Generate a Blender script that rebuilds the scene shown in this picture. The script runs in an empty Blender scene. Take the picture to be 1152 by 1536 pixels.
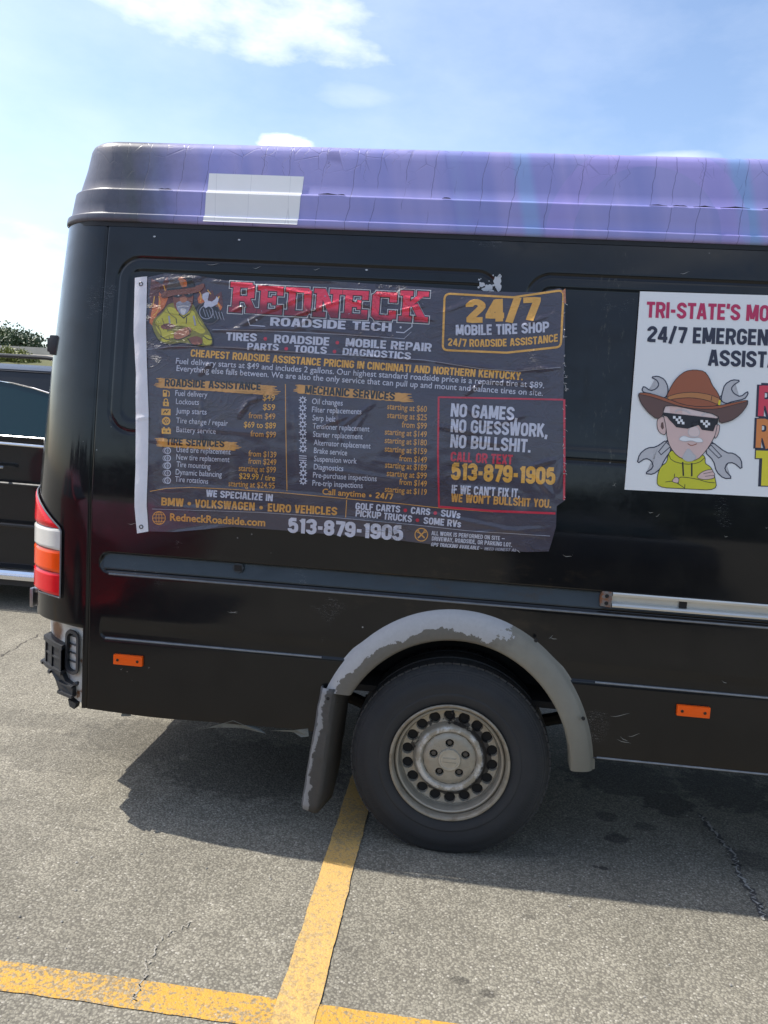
import bpy, bmesh, math, random
from mathutils import Vector, Matrix, noise
R = math.radians
random.seed(7)
SC = bpy.context.scene
COL = SC.collection

# ------------------------------------------------------------------ camera
FPX, IW, IH = 1180.0, 1152.0, 1536.0
CAM = Vector((-0.0237, -2.8176, 1.5960))
_p, _y, _r = R(6.3), R(5.6), R(3.5)
FWD = Vector((-math.sin(_y)*math.cos(_p), math.cos(_y)*math.cos(_p), -math.sin(_p)))
_r0 = Vector((math.cos(_y), math.sin(_y), 0)); _u0 = _r0.cross(FWD)
RGT = _r0*math.cos(_r) + _u0*math.sin(_r)
UPV = _u0*math.cos(_r) - _r0*math.sin(_r)
cd = bpy.data.cameras.new('camera'); cam = bpy.data.objects.new('camera', cd); COL.objects.link(cam)
M3 = Matrix((RGT, UPV, -FWD)).transposed()
cam.matrix_world = Matrix.Translation(CAM) @ M3.to_4x4()
cd.sensor_fit = 'VERTICAL'; cd.angle = 2*math.atan(IH/2/FPX)
cd.clip_start = 0.05; cd.clip_end = 3000
SC.camera = cam

# ------------------------------------------------------------------ sun + sky
LDIR = Vector((0.68, -0.103, -1.0)).normalized()
TOSUN = -LDIR
SUN_EL = math.asin(TOSUN.z); SUN_ROT = math.atan2(TOSUN.x, TOSUN.y)
sl = bpy.data.lights.new('sun', 'SUN'); sl.energy = 3.0; sl.angle = R(0.5); sl.color = (1.0, 0.945, 0.86)
so = bpy.data.objects.new('sun', sl); COL.objects.link(so)
so.rotation_euler = LDIR.to_track_quat('-Z', 'Y').to_euler(); so.location = (0, 0, 20)

W = bpy.data.worlds.new('World'); SC.world = W; W.use_nodes = True
def build_world():
    nt = W.node_tree; N = nt.nodes; L = nt.links
    N.clear()
    out = N.new('ShaderNodeOutputWorld'); bg = N.new('ShaderNodeBackground'); bg.inputs[1].default_value = 0.128
    sky = N.new('ShaderNodeTexSky'); sky.sky_type = 'NISHITA'; sky.sun_disc = False
    sky.sun_elevation = SUN_EL; sky.sun_rotation = SUN_ROT % (2*math.pi)
    sky.air_density = 1.0; sky.dust_density = 1.8; sky.ozone_density = 1.6; sky.altitude = 200
    tc = N.new('ShaderNodeTexCoord')
    sep = N.new('ShaderNodeSeparateXYZ'); L.new(tc.outputs['Generated'], sep.inputs[0])
    def m(op, a, b=None, clamp=False):
        n = N.new('ShaderNodeMath'); n.operation = op; n.use_clamp = clamp
        for i, v in enumerate((a, b)):
            if v is None: continue
            if hasattr(v, 'node'): L.new(v, n.inputs[i])
            else: n.inputs[i].default_value = v
        return n.outputs[0]
    az = m('ARCTAN2', sep.outputs[0], sep.outputs[1]); el = m('ARCSINE', sep.outputs[2])
    def nz(scale, detail, rough, stretch, off=0.0):
        mp = N.new('ShaderNodeMapping'); L.new(tc.outputs['Generated'], mp.inputs[0])
        mp.inputs['Scale'].default_value = stretch; mp.inputs['Location'].default_value = (off, off*.7, off*.3)
        n = N.new('ShaderNodeTexNoise'); L.new(mp.outputs[0], n.inputs[0])
        n.inputs['Scale'].default_value = scale; n.inputs['Detail'].default_value = detail; n.inputs['Roughness'].default_value = rough
        return n.outputs[0]
    n1 = nz(9, 9, .58, (1, 1, 2.6)); n2 = nz(3.2, 8, .6, (1, 1, 2.2), 3.1); n3 = nz(26, 6, .6, (1, 1, 2.0), 1.7)
    def blob(a0, e0, ra, re, k, amp, soft):
        da = m('DIVIDE', m('SUBTRACT', az, R(a0)), R(ra)); de = m('DIVIDE', m('SUBTRACT', el, R(e0)), R(re))
        # tilt: the right end of the cloud sinks
        de = m('ADD', de, m('MULTIPLY', da, k))
        d = m('ADD', m('MULTIPLY', da, da), m('MULTIPLY', de, de))
        v = m('SUBTRACT', 1.0, d)
        v = m('ADD', v, m('MULTIPLY', m('SUBTRACT', n1, .5), 3.0))
        v = m('ADD', v, m('MULTIPLY', m('SUBTRACT', n3, .5), .7))
        return m('MULTIPLY', m('DIVIDE', v, soft, True), amp, True)
    bl = [blob(-19, 25.2, 13, 2.6, .30, .84, 1.7), blob(-9.5, 21.4, 3.6, .9, 0, .28, 2.2),
          blob(-13.8, 18.0, 2.3, .9, 0, .95, .8), blob(12.5, 18.0, 3.0, .5, 0, .4, 1.6), blob(-33, 8.2, 6.8, 3.6, .0, .72, 1.8),
          blob(70, 34, 26, 8, 0, .8, 1.5), blob(150, 30, 30, 9, .2, .85, 1.6), blob(-120, 40, 26, 9, 0, .8, 1.6)]
    cl = bl[0]
    for b in bl[1:]: cl = m('MAXIMUM', cl, b)
    # thin high veil and bright hazy horizon
    veil = m('MULTIPLY', m('MULTIPLY', m('SUBTRACT', n2, .36), 2.0, True), .24, True)
    cl = m('MAXIMUM', cl, veil)
    mixc = N.new('ShaderNodeMix'); mixc.data_type = 'RGBA'
    L.new(cl, mixc.inputs[0]); L.new(sky.outputs[0], mixc.inputs[6])
    mixc.inputs[7].default_value = (7.0, 7.1, 7.2, 1)
    L.new(mixc.outputs[2], bg.inputs[0]); L.new(bg.outputs[0], out.inputs[0])
build_world()
SC.view_settings.view_transform = 'Standard'; SC.view_settings.look = 'None'
SC.view_settings.gamma = 1.0; SC.view_settings.use_curve_mapping = False
SC.view_settings.exposure = 0.92
SC.cycles.max_bounces = 8; SC.cycles.diffuse_bounces = 4; SC.cycles.glossy_bounces = 4

# ------------------------------------------------------------------ node helpers
def lin(c): return tuple((v/12.92 if v <= .04045 else ((v+.055)/1.055)**2.4) for v in c)
def s8(r, g, b): return lin((r/255, g/255, b/255))
class Mat:
    def __init__(self, name, base=(.5, .5, .5), rough=.5, metal=0.0, spec=.5, coat=0.0, coat_rough=.05):
        self.m = bpy.data.materials.new(name); self.m.use_nodes = True
        self.nt = self.m.node_tree; self.N = self.nt.nodes; self.L = self.nt.links
        self.b = self.N['Principled BSDF']
        self.set('Base Color', (*base, 1)); self.set('Roughness', rough); self.set('Metallic', metal)
        self.set('Specular IOR Level', spec); self.set('Coat Weight', coat); self.set('Coat Roughness', coat_rough)
        self.tc = None
    def set(self, k, v):
        if hasattr(v, 'node'): self.L.new(v, self.b.inputs[k])
        else: self.b.inputs[k].default_value = v
    def coord(self, kind='Object'):
        if not self.tc: self.tc = self.N.new('ShaderNodeTexCoord')
        return self.tc.outputs[kind]
    def mapped(self, scale=(1, 1, 1), loc=(0, 0, 0), rot=(0, 0, 0), kind='Object'):
        n = self.N.new('ShaderNodeMapping'); self.L.new(self.coord(kind), n.inputs[0])
        n.inputs['Scale'].default_value = scale; n.inputs['Location'].default_value = loc; n.inputs['Rotation'].default_value = rot
        return n.outputs[0]
    def noise(self, scale, detail=6, rough=.55, stretch=(1, 1, 1), loc=(0, 0, 0), kind='Object', dist=0):
        n = self.N.new('ShaderNodeTexNoise'); self.L.new(self.mapped(stretch, loc, kind=kind), n.inputs[0])
        n.inputs['Scale'].default_value = scale; n.inputs['Detail'].default_value = detail
        n.inputs['Roughness'].default_value = rough; n.inputs['Distortion'].default_value = dist
        return n.outputs[0]
    def vor(self, scale, feature='F1', stretch=(1, 1, 1), vec=None, out='Distance', rnd=1.0):
        n = self.N.new('ShaderNodeTexVoronoi'); n.feature = feature
        self.L.new(vec if vec is not None else self.mapped(stretch), n.inputs[0])
        n.inputs['Scale'].default_value = scale; n.inputs['Randomness'].default_value = rnd
        return n.outputs[out]
    def math(self, op, a, b=None, clamp=False):
        n = self.N.new('ShaderNodeMath'); n.operation = op; n.use_clamp = clamp
        for i, v in enumerate((a, b)):
            if v is None: continue
            if hasattr(v, 'node'): self.L.new(v, n.inputs[i])
            else: n.inputs[i].default_value = v
        return n.outputs[0]
    def ramp(self, fac, stops, interp='LINEAR'):
        n = self.N.new('ShaderNodeValToRGB'); self.L.new(fac, n.inputs[0]); cr = n.color_ramp; cr.interpolation = interp
        while len(cr.elements) < len(stops): cr.elements.new(.5)
        for e, (p, c) in zip(cr.elements, stops):
            e.position = p; e.color = (*c, 1) if hasattr(c, '__len__') else (c, c, c, 1)
        return n.outputs[0]
    def step(self, v, lo, hi):
        n = self.N.new('ShaderNodeMapRange'); n.interpolation_type = 'SMOOTHSTEP'
        self.L.new(v, n.inputs[0]); n.inputs[1].default_value = lo; n.inputs[2].default_value = hi
        return n.outputs[0]
    def mix(self, f, a, b, mode='MIX'):
        n = self.N.new('ShaderNodeMix'); n.data_type = 'RGBA'; n.blend_type = mode
        for i, v in ((0, f), (6, a), (7, b)):
            if hasattr(v, 'node'): self.L.new(v, n.inputs[i])
            elif i == 0: n.inputs[0].default_value = v
            else: n.inputs[i].default_value = (*v, 1)
        return n.outputs[2]
    def xyz(self, kind='Object'):
        n = self.N.new('ShaderNodeSeparateXYZ'); self.L.new(self.coord(kind), n.inputs[0]); return n.outputs
    def bump(self, h, strength=.3, dist=.01, normal=None):
        n = self.N.new('ShaderNodeBump'); self.L.new(h, n.inputs['Height'])
        n.inputs['Strength'].default_value = strength; n.inputs['Distance'].default_value = dist
        if normal is not None: self.L.new(normal, n.inputs['Normal'])
        self.L.new(n.outputs[0], self.b.inputs['Normal']); return n.outputs[0]

def simple(name, base, rough=.5, metal=0, var=.25, scale=14, bump=0.0, spec=.5, coat=0, stretch=(1, 1, 1)):
    a = Mat(name, base, rough, metal, spec, coat)
    n = a.noise(scale, 7, .6, stretch)
    a.set('Base Color', a.mix(n, tuple(c*(1-var) for c in base), tuple(min(1, c*(1+var)) for c in base)))
    a.set('Roughness', a.math('ADD', a.math('MULTIPLY', a.math('SUBTRACT', n, .5), .3), rough, True))
    if bump: a.bump(a.noise(scale*6, 4, .6), bump, .004)
    return a.m

# ------------------------------------------------------------------ mesh helpers
class MB:
    def __init__(s): s.v = []; s.f = []; s.mi = []; s.uv = None
    def grid(s, rows, mi=0, flip=False, skip=None, closed=False):
        nr, nc = len(rows), len(rows[0]); o = len(s.v)
        for r in rows: s.v.extend(tuple(p) for p in r)
        for i in range(nr-1):
            for j in range(nc if closed else nc-1):
                if skip and skip(i, j): continue
                j2 = (j+1) % nc
                q = (o+i*nc+j, o+i*nc+j2, o+(i+1)*nc+j2, o+(i+1)*nc+j)
                s.f.append(q[::-1] if flip else q); s.mi.append(mi)
        return o
    def face(s, pts, mi=0):
        o = len(s.v); s.v.extend(tuple(p) for p in pts); s.f.append(tuple(range(o, o+len(pts)))); s.mi.append(mi)
    def box(s, a, b, mi=0, M=None):
        (x0, y0, z0), (x1, y1, z1) = a, b
        P = [Vector(q) for q in ((x0,y0,z0),(x1,y0,z0),(x1,y1,z0),(x0,y1,z0),(x0,y0,z1),(x1,y0,z1),(x1,y1,z1),(x0,y1,z1))]
        if M is not None: P = [M @ q for q in P]
        o = len(s.v); s.v.extend(tuple(q) for q in P)
        for q in ((0,3,2,1),(4,5,6,7),(0,1,5,4),(1,2,6,5),(2,3,7,6),(3,0,4,7)):
            s.f.append(tuple(o+i for i in q)); s.mi.append(mi)
    def prism(s, poly, y0, y1, mi=0):     # poly of (x,z), extruded along y
        n = len(poly); o = len(s.v)
        s.v.extend((x, y0, z) for x, z in poly); s.v.extend((x, y1, z) for x, z in poly)
        s.f.append(tuple(o+i for i in range(n))); s.mi.append(mi)
        s.f.append(tuple(o+n+i for i in reversed(range(n)))); s.mi.append(mi)
        for i in range(n):
            j = (i+1) % n; s.f.append((o+i, o+n+i, o+n+j, o+j)); s.mi.append(mi)
    def tube(s, pts, r, n=10, mi=0, caps=True):
        pts = [Vector(p) for p in pts]; rows = []
        for i, p in enumerate(pts):
            t = (pts[min(i+1, len(pts)-1)]-pts[max(i-1, 0)]).normalized()
            a = t.orthogonal().normalized() if i == 0 else (a - t*a.dot(t)).normalized()
            b = t.cross(a); rr = r[i] if hasattr(r, '__len__') else r
            rows.append([p+(a*math.cos(2*math.pi*k/n)+b*math.sin(2*math.pi*k/n))*rr for k in range(n)])
        o = s.grid(rows, mi, closed=True)
        if caps:
            s.f.append(tuple(o+k for k in reversed(range(n)))); s.mi.append(mi)
            e = o+(len(pts)-1)*n; s.f.append(tuple(e+k for k in range(n))); s.mi.append(mi)
    def lathe(s, prof, n=64, mi=0, c=(0, 0, 0)):   # prof of (r, y) round the y axis
        rows = [[(c[0]+r*math.cos(2*math.pi*k/n), c[1]+y, c[2]+r*math.sin(2*math.pi*k/n)) for k in range(n)] for r, y in prof]
        s.grid(rows, mi, closed=True)
    def build(s, name, mats, parent=None, smooth=40, loc=None, bevel=0, merge=False):
        me = bpy.data.meshes.new(name); me.from_pydata(s.v, [], s.f)
        for m_ in (mats if isinstance(mats, (list, tuple)) else [mats]): me.materials.append(m_)
        me.polygons.foreach_set('material_index', s.mi)
        if s.uv:
            ul = me.uv_layers.new(name='UVMap')
            for lp in me.loops: ul.data[lp.index].uv = s.uv[lp.vertex_index]
        me.update()
        bm = bmesh.new(); bm.from_mesh(me)
        if merge: bmesh.ops.remove_doubles(bm, verts=bm.verts, dist=1e-5)
        if bevel:
            es = [e for e in bm.edges if len(e.link_faces) == 2 and e.calc_face_angle(0) > R(30)]
            bmesh.ops.bevel(bm, geom=es, offset=bevel, segments=2, affect='EDGES', profile=.6)
        if smooth:
            for f in bm.faces: f.smooth = True
            for e in bm.edges:
                if len(e.link_faces) == 2 and e.calc_face_angle(0) > R(smooth): e.smooth = False
        bm.to_mesh(me); bm.free()
        o = bpy.data.objects.new(name, me); COL.objects.link(o)
        if parent: o.parent = parent
        if loc: o.location = loc
        return o
def tag(o, label=None, cat=None, group=None, kind=None):
    if label: o['label'] = label
    if cat: o['category'] = cat
    if group: o['group'] = group
    if kind: o['kind'] = kind
    return o
def empty(name, loc=(0, 0, 0), label=None, cat=None, group=None):
    o = bpy.data.objects.new(name, None); COL.objects.link(o); o.location = loc; o.empty_display_size = .2
    return tag(o, label, cat, group)
def copy_tree(o, parent=None):
    c = o.copy(); COL.objects.link(c); c.parent = parent
    for ch in [x for x in bpy.data.objects if x.parent == o]: copy_tree(ch, c)
    return c
def sstep(a, b, x):
    t = min(1, max(0, (x-a)/(b-a))); return t*t*(3-2*t)

# ------------------------------------------------------------------ the van's side surface, and points on it
def inset(z):                      # tumblehome of the flank
    t = min(1, max(0, (z-1.25)/1.05)); return .1*t**1.25
def ray(px, py): return FWD + RGT*((px-IW/2)/FPX) - UPV*((py-IH/2)/FPX)
def side_xz(px, py, off=0.0):      # a spot seen in the photo, as (X, Z) on the flank
    y = 0.0
    for _ in range(12):
        d = ray(px, py); P = CAM + d*((y-CAM.y)/d.y); y = inset(P.z)+off
    return P.x, P.z
def at_y(px, py, y):
    d = ray(px, py); return CAM + d*((y-CAM.y)/d.y)
def at_z(px, py, z=0.0):
    d = ray(px, py); return CAM + d*((z-CAM.z)/d.z)

# ================================================================== GROUND
def asphalt_nodes(a, warm=1.0):
    st = a.vor(135, out='Color'); sv = a.vor(135)
    g = a.N.new('ShaderNodeSeparateColor'); a.L.new(st, g.inputs[0])
    stones = a.ramp(g.outputs[0], [(0, (.115, .107, .084)), (.25, (.212, .196, .154)), (.75, (.298, .278, .223)), (.95, (.355, .333, .27)), (1, (.56, .53, .46))])
    n = a.noise(.8, 9, .68, dist=.6); n2 = a.noise(7, 6, .6); n3 = a.noise(420, 2, .5)
    col = a.mix(a.step(sv, .42, .70), stones, (.080, .072, .060))
    col = a.mix(.42, col, a.mix(n3, (.115, .106, .084), (.355, .333, .268)))
    col = a.mix(1.0, col, a.ramp(n, [(.3, .80), (.7, 1.24)]), 'MULTIPLY')
    col = a.mix(1.0, col, a.ramp(n2, [(.25, .86), (.75, 1.1)]), 'MULTIPLY')
    pit = a.math('MULTIPLY', a.step(a.vor(62), .20, .12), a.step(a.noise(21, 3, .6), .42, .6)); col = a.mix(a.math('MULTIPLY', pit, .55), col, (.075, .068, .056))
    return col, sv, n3
def ground_mat():
    a = Mat('asphalt', rough=.85, spec=.3)
    col, sv, n3 = asphalt_nodes(a)
    xyz = a.xyz()
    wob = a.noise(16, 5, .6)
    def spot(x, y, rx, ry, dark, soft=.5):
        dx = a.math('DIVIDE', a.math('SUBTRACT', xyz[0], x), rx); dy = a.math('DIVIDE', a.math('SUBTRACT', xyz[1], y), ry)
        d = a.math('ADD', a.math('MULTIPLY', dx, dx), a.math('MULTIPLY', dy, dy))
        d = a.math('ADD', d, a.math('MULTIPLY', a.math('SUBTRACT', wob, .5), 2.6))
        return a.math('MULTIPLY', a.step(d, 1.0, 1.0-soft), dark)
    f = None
    for px, py, rx, ry, k in ((927,1258,.055,.05,.6),(910,1225,.05,.05,.45),(965,1240,.05,.045,.4),(1000,1205,.13,.13,.6),(1090,1185,.25,.25,.55),(930,1165,.3,.25,.5),(1130,1290,.10,.10,.5),(905,1302,.018,.014,.7),(893,1300,.012,.010,.7),  # oil spots; the large ones under the van also paint in its shade
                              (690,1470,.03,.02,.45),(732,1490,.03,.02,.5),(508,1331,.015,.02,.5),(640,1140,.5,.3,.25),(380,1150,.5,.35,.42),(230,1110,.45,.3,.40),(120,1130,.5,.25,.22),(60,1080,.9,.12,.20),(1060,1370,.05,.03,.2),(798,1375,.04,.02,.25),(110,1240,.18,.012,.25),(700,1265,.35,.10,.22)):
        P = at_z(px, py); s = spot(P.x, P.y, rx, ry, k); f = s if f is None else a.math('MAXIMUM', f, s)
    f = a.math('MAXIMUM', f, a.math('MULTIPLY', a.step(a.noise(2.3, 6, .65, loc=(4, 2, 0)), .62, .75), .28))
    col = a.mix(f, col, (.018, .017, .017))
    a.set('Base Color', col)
    h = a.math('ADD', a.math('MULTIPLY', sv, -1.0), a.math('MULTIPLY', n3, .5))
    a.bump(h, .48, .004)
    return a.m
def quad_sheet(name, pts, z, mat, n=1):
    b = MB(); b.face([(p[0], p[1], z) for p in pts]); o = b.build(name, mat, smooth=0); o['kind'] = 'structure'; return o
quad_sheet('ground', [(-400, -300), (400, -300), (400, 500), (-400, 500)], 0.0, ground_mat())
def line_mat(c1=(.52, .285, .045), c2=(.62, .36, .07), wr_=1.0):
    a = Mat('yellow_paint', rough=.7, spec=.3)
    col, sv, n3 = asphalt_nodes(a)
    n = a.noise(26, 8, .7); nb = a.noise(3, 4, .5)
    yel = a.mix(a.noise(9, 6, .6), c1, c2)
    yel = a.mix(a.math('MULTIPLY', a.step(n3, .5, .72), .3), yel, (.30, .18, .03))
    wear = a.math('MULTIPLY', a.step(a.math('ADD', a.noise(70, 6, .7), a.math('MULTIPLY', nb, .45)), .70, .82), .8*wr_)
    wear = a.math('MAXIMUM', wear, a.math('MULTIPLY', a.step(a.noise(190, 3, .6), .58, .68), .35+.4*wr_))
    a.set('Base Color', a.mix(wear, yel, col))
    a.bump(a.math('ADD', a.math('MULTIPLY', sv, -1.0), n3), .45, .003)
    return a.m
LINE = line_mat(); LINE2 = line_mat((.56, .345, .105), (.64, .41, .145), .62)
def wobble_strip(name, a, b, w, z, mat, rag=.004, step=.02):
    a, b = Vector(a), Vector(b); d = (b-a); n = max(2, int(d.length/step)); d.normalize(); p = Vector((-d.y, d.x)); m = MB(); rows = []
    for i in range(n+1):
        q = a+(b-a)*(i/n)
        o1 = noise.noise(Vector((q.x*9, q.y*9, 1)))*rag+noise.noise(Vector((q.x*45, q.y*45, 2)))*rag*.6
        o2 = noise.noise(Vector((q.x*9, q.y*9, 5)))*rag+noise.noise(Vector((q.x*45, q.y*45, 7)))*rag*.6
        e1 = q+p*(w/2+o1); e2 = q-p*(w/2+o2); rows.append([(e2.x, e2.y, z), (e1.x, e1.y, z)])
    m.grid(rows, flip=True); o = m.build(name, mat, smooth=0); o['kind'] = 'structure'; return o
wobble_strip('parking_line', (-6.5, -.852), (4.2, -.915), .108, .003, LINE)
wobble_strip('parking_line', (-.372, -.975), (-.372, 4.6), .116, .0052, LINE2, .0045)
wobble_strip('parking_line', (-3.55, 1.98), (-3.05, 2.04), .10, .004, LINE, .004)
wobble_strip('parking_line', (3.0, -.96), (3.0, 4.6), .116, .0052, LINE, .003)
def crack(pts, w, mat, seed, zc=.0042):
    rnd = random.Random(seed); P = [at_z(*p) for p in pts]; m = MB(); rows = []; Q = []
    for i in range(len(P)-1):
        for k in range(14): Q.append(P[i].lerp(P[i+1], k/14))
    for i, q in enumerate(Q):
        q = Vector((q.x+rnd.uniform(-1, 1)*.011, q.y+rnd.uniform(-1, 1)*.011, 0)); ww = w*rnd.uniform(.15, 1.0)
        rows.append([(q.x-ww, q.y-.3*ww, zc), (q.x+ww, q.y+.3*ww, zc)])
    m.grid(rows); o = m.build('ground_crack', mat, smooth=0); o['kind'] = 'structure'
CRK = simple('crack_filler', (.33, .31, .265), .9, var=.4, scale=60, bump=.6)
CRK2 = simple('crack_edge', (.33, .32, .29), .9, var=.6, scale=60, bump=.6)
crack([(198, 1512), (210, 1480), (222, 1440), (245, 1405), (290, 1384)], .0032, CRK, 3)
crack([(1050, 1222), (1075, 1255), (1100, 1280), (1108, 1310), (1130, 1345), (1152, 1385)], .008, CRK2, 4, .0026)
crack([(1050, 1222), (1075, 1255), (1100, 1280), (1108, 1310), (1130, 1345), (1152, 1385)], .017, simple('crack_tar', (.075, .07, .064), .9, var=.5, scale=60), 8, .0018)
crack([(0, 985), (30, 968), (62, 950)], .007, simple('crack_dark', (.09, .082, .07), .9, var=.4, scale=60), 5, .0020)
def pebbles():
    m = MB(); rnd = random.Random(11)
    for i in range(900):
        x = rnd.uniform(-2.4, 2.2); y = -1.15+2.2*rnd.random()**1.5
        if y > .6: continue
        r = rnd.uniform(.0012, .0035) if rnd.random() < .93 else rnd.uniform(.004, .007)
        M = Matrix.Translation((x, y, r*.4)) @ Matrix.Rotation(rnd.uniform(0, 6), 4, 'Z') @ Matrix.Diagonal((1, rnd.uniform(.6, 1), rnd.uniform(.4, .8), 1))
        o = len(m.v)
        P = [(1,0,0),(-1,0,0),(0,1,0),(0,-1,0),(0,0,1),(0,0,-1)]
        m.v.extend(tuple(M @ (Vector(p)*r*rnd.uniform(.8, 1.2))) for p in P)
        for q in ((0,2,4),(2,1,4),(1,3,4),(3,0,4),(2,0,5),(1,2,5),(3,1,5),(0,3,5)):
            m.f.append(tuple(o+k for k in q)); m.mi.append(0)
    o = m.build('loose_gravel', simple('pebble', (.30, .285, .255), .85, var=.7, scale=9), smooth=0)
    tag(o, 'scattered pale grit lying loose on the asphalt', kind='stuff'); o['category'] = 'gravel'
pebbles()

# ================================================================== VAN
def paint_mat():
    a = Mat('black_van_paint', (.010, .011, .015), .3, 0, .12, 1.0, .05)
    dirt = a.noise(5, 9, .65, (1, 1, 1.3)); fine = a.noise(60, 6, .7); xyz = a.xyz()
    low = a.step(xyz[2], .95, .40)
    d = a.math('MULTIPLY', a.math('ADD', a.step(dirt, .42, .8), a.math('MULTIPLY', low, .85)), .36, True)
    strk = a.math('MULTIPLY', a.step(a.noise(11, 6, .65, (2.2, 1, .12), loc=(3, 0, 2)), .52, .72), a.step(a.noise(2.2, 4, .6, loc=(0, 0, 6)), .42, .62))
    d = a.math('ADD', d, a.math('MULTIPLY', strk, .16), True)
    col = a.mix(d, (.0040, .0045, .0060), (.0130, .0118, .0095))
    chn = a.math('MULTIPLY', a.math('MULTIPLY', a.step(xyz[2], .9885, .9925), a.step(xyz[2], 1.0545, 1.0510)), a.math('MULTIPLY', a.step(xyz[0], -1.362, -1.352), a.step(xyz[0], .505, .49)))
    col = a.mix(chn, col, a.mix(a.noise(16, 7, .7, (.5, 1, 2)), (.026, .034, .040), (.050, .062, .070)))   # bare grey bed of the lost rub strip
    # chalky scuffed band where old lettering came off
    dx = a.math('SUBTRACT', xyz[0], .45); 
    scuff = a.math('MULTIPLY', a.step(a.noise(34, 8, .75, (1.6, 1, .5)), .56, .74), a.math('MULTIPLY', a.step(a.math('ABSOLUTE', dx), .10, .01), a.step(xyz[2], 1.35, 1.55)))
    col = a.mix(a.math('MULTIPLY', scuff, .75), col, (.12, .115, .085))
    sx_ = a.math('ABSOLUTE', a.math('SUBTRACT', xyz[0], .10)); sz_ = a.math('ABSOLUTE', a.math('SUBTRACT', xyz[2], 1.01))
    br = a.math('MULTIPLY', a.math('MULTIPLY', a.step(sx_, .65, .15), a.step(sz_, .17, .04)), a.step(a.noise(7, 9, .75, (1, 1, 2)), .50, .68))
    col = a.mix(a.math('MULTIPLY', br, .55), col, (.050, .036, .022))
    # fine white scratches, stretched and sparse
    s1 = a.noise(26, 2, .4, (1.0, 1, 9.0), loc=(3, 0, 1), dist=.4); s2 = a.noise(3.1, 3, .5, loc=(9, 0, 5))
    sc = a.math('MULTIPLY', a.step(a.math('ABSOLUTE', a.math('SUBTRACT', s1, .5)), .006, .001), a.step(s2, .64, .70))
    chips = a.math('MULTIPLY', a.step(a.vor(22), .075, .055), a.step(a.noise(2.7, 3, .5, loc=(1, 0, 8)), .60, .66))
    col = a.mix(a.math('MULTIPLY', a.math('MAXIMUM', sc, chips), .7), col, (.42, .42, .42))
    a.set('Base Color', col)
    a.set('Roughness', a.math('ADD', .28, a.math('MULTIPLY', d, .35), True))
    a.set('Coat Roughness', a.math('ADD', .05, a.math('ADD', a.math('MULTIPLY', a.step(fine, .35, .8), .08), a.math('MULTIPLY', d, .30))))
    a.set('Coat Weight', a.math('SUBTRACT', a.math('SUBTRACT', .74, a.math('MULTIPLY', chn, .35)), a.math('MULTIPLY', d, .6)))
    a.bump(a.math('ADD', a.math('ADD', a.noise(2.2, 3, .5), a.math('MULTIPLY', a.noise(9, 3, .5), .12)), a.math('MULTIPLY', fine, .02)), .22, .014)
    return a.m
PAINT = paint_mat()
BLACKPL = simple('black_plastic', (.022, .024, .028), .5, var=.3, scale=20, bump=.15)
RUBBER = simple('rubber_seal', (.010, .011, .014), .6, var=.2)
DARK = simple('underbody_dark', (.012, .011, .010), .85, var=.5, scale=8, bump=.3)
CHROME = simple('bright_trim', (.75, .76, .78), .18, 1.0, var=.08)

van = empty('cargo_van', (0, 0, 0), 'long black high-roof cargo van with a cracked purple roof cap and a steel rear wheel', 'van')
XC = -1.43
def XR(z):
    if z < 1.15: return 1.735
    t = (z-1.15)/1.15; return 1.735-.050*t-.015*t*t
def corner(theta, z, out=0.0):       # rear quarter: theta 0 at the flank, 90 deg at the tail
    a = XR(z)+XC+out; b = .28+out
    x, y = a*math.sin(theta), b*(1-math.cos(theta))
    k = .50*sstep(.765, .745, z)     # below the lamp the missing bumper leaves a flatter, cut-back corner
    if k:
        t = theta/(math.pi/2); x, y = x*(1-k)+a*t*k, y*(1-k)+(b+.05)*t*k
    return Vector((XC-x, inset(z)-out+y, z))
def rbox(x, z, x0, x1, z0, z1, r):   # signed distance to a rounded rectangle
    cx, cz = (x0+x1)/2, (z0+z1)/2; qx = abs(x-cx)-(x1-x0)/2+r; qz = abs(z-cz)-(z1-z0)/2+r
    return math.hypot(max(qx, 0), max(qz, 0))+min(max(qx, qz), 0)-r
CH0, CH1 = .978, 1.054               # trim channel
GR0, GR1 = .724, .768                # lower swage
def relief(x, z):                    # pressed shapes of the flank: + is into the van
    d = 0.0
    for (x0, x1, z0, z1) in ((-1.355, .055, 1.512, 2.158), (.155, 1.95, 1.512, 2.158)):
        s = rbox(x, z, x0, x1, z0, z1, .085)
        d += .0022*sstep(0, -.010, s) + .0055*math.exp(-(s/.0052)**2) + .0030*sstep(-.036, -.050, s)
    xr = .52
    if CH0-.03 < z < CH1+.03 and x < 2.6:
        s = rbox(x, z, -1.368, 2.6, CH0, CH1, .036)
        if s < .004:
            t = (z-CH0)/(CH1-CH0); m = sstep(.003, -.006, s)
            d += m*(.003+.0185*max(0, min(1, (t-.16)/.84)) + .006*math.exp(-((t-.09)/.07)**2))
    s = rbox(x, z, -1.36, 4.2, GR0, GR1+.06, .02)
    if s < .004:
        t = (z-GR0)/(GR1-GR0); d += sstep(.003, -.003, s)*.006*(1-sstep(.45, 1.9, t))
    s = x-XC-.018                    # seam of the corner panel
    d += .005*math.exp(-(s/.004)**2)
    return d
def fine_list(lo, hi, base, bands):
    out = [lo]; x = lo
    while x < hi-1e-6:
        st = base
        for b0, b1, s in bands:
            if b0-.5*s <= x < b1: st = min(st, s)
        x += st
        out.append(min(x, hi))
    return out
ZB = fine_list(.44, 2.30, .014, [(.715, .79, .003), (.965, 1.07, .003), (1.49, 1.54, .0035), (1.425, 1.60, .007), (2.07, 2.175, .0035)])
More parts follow.
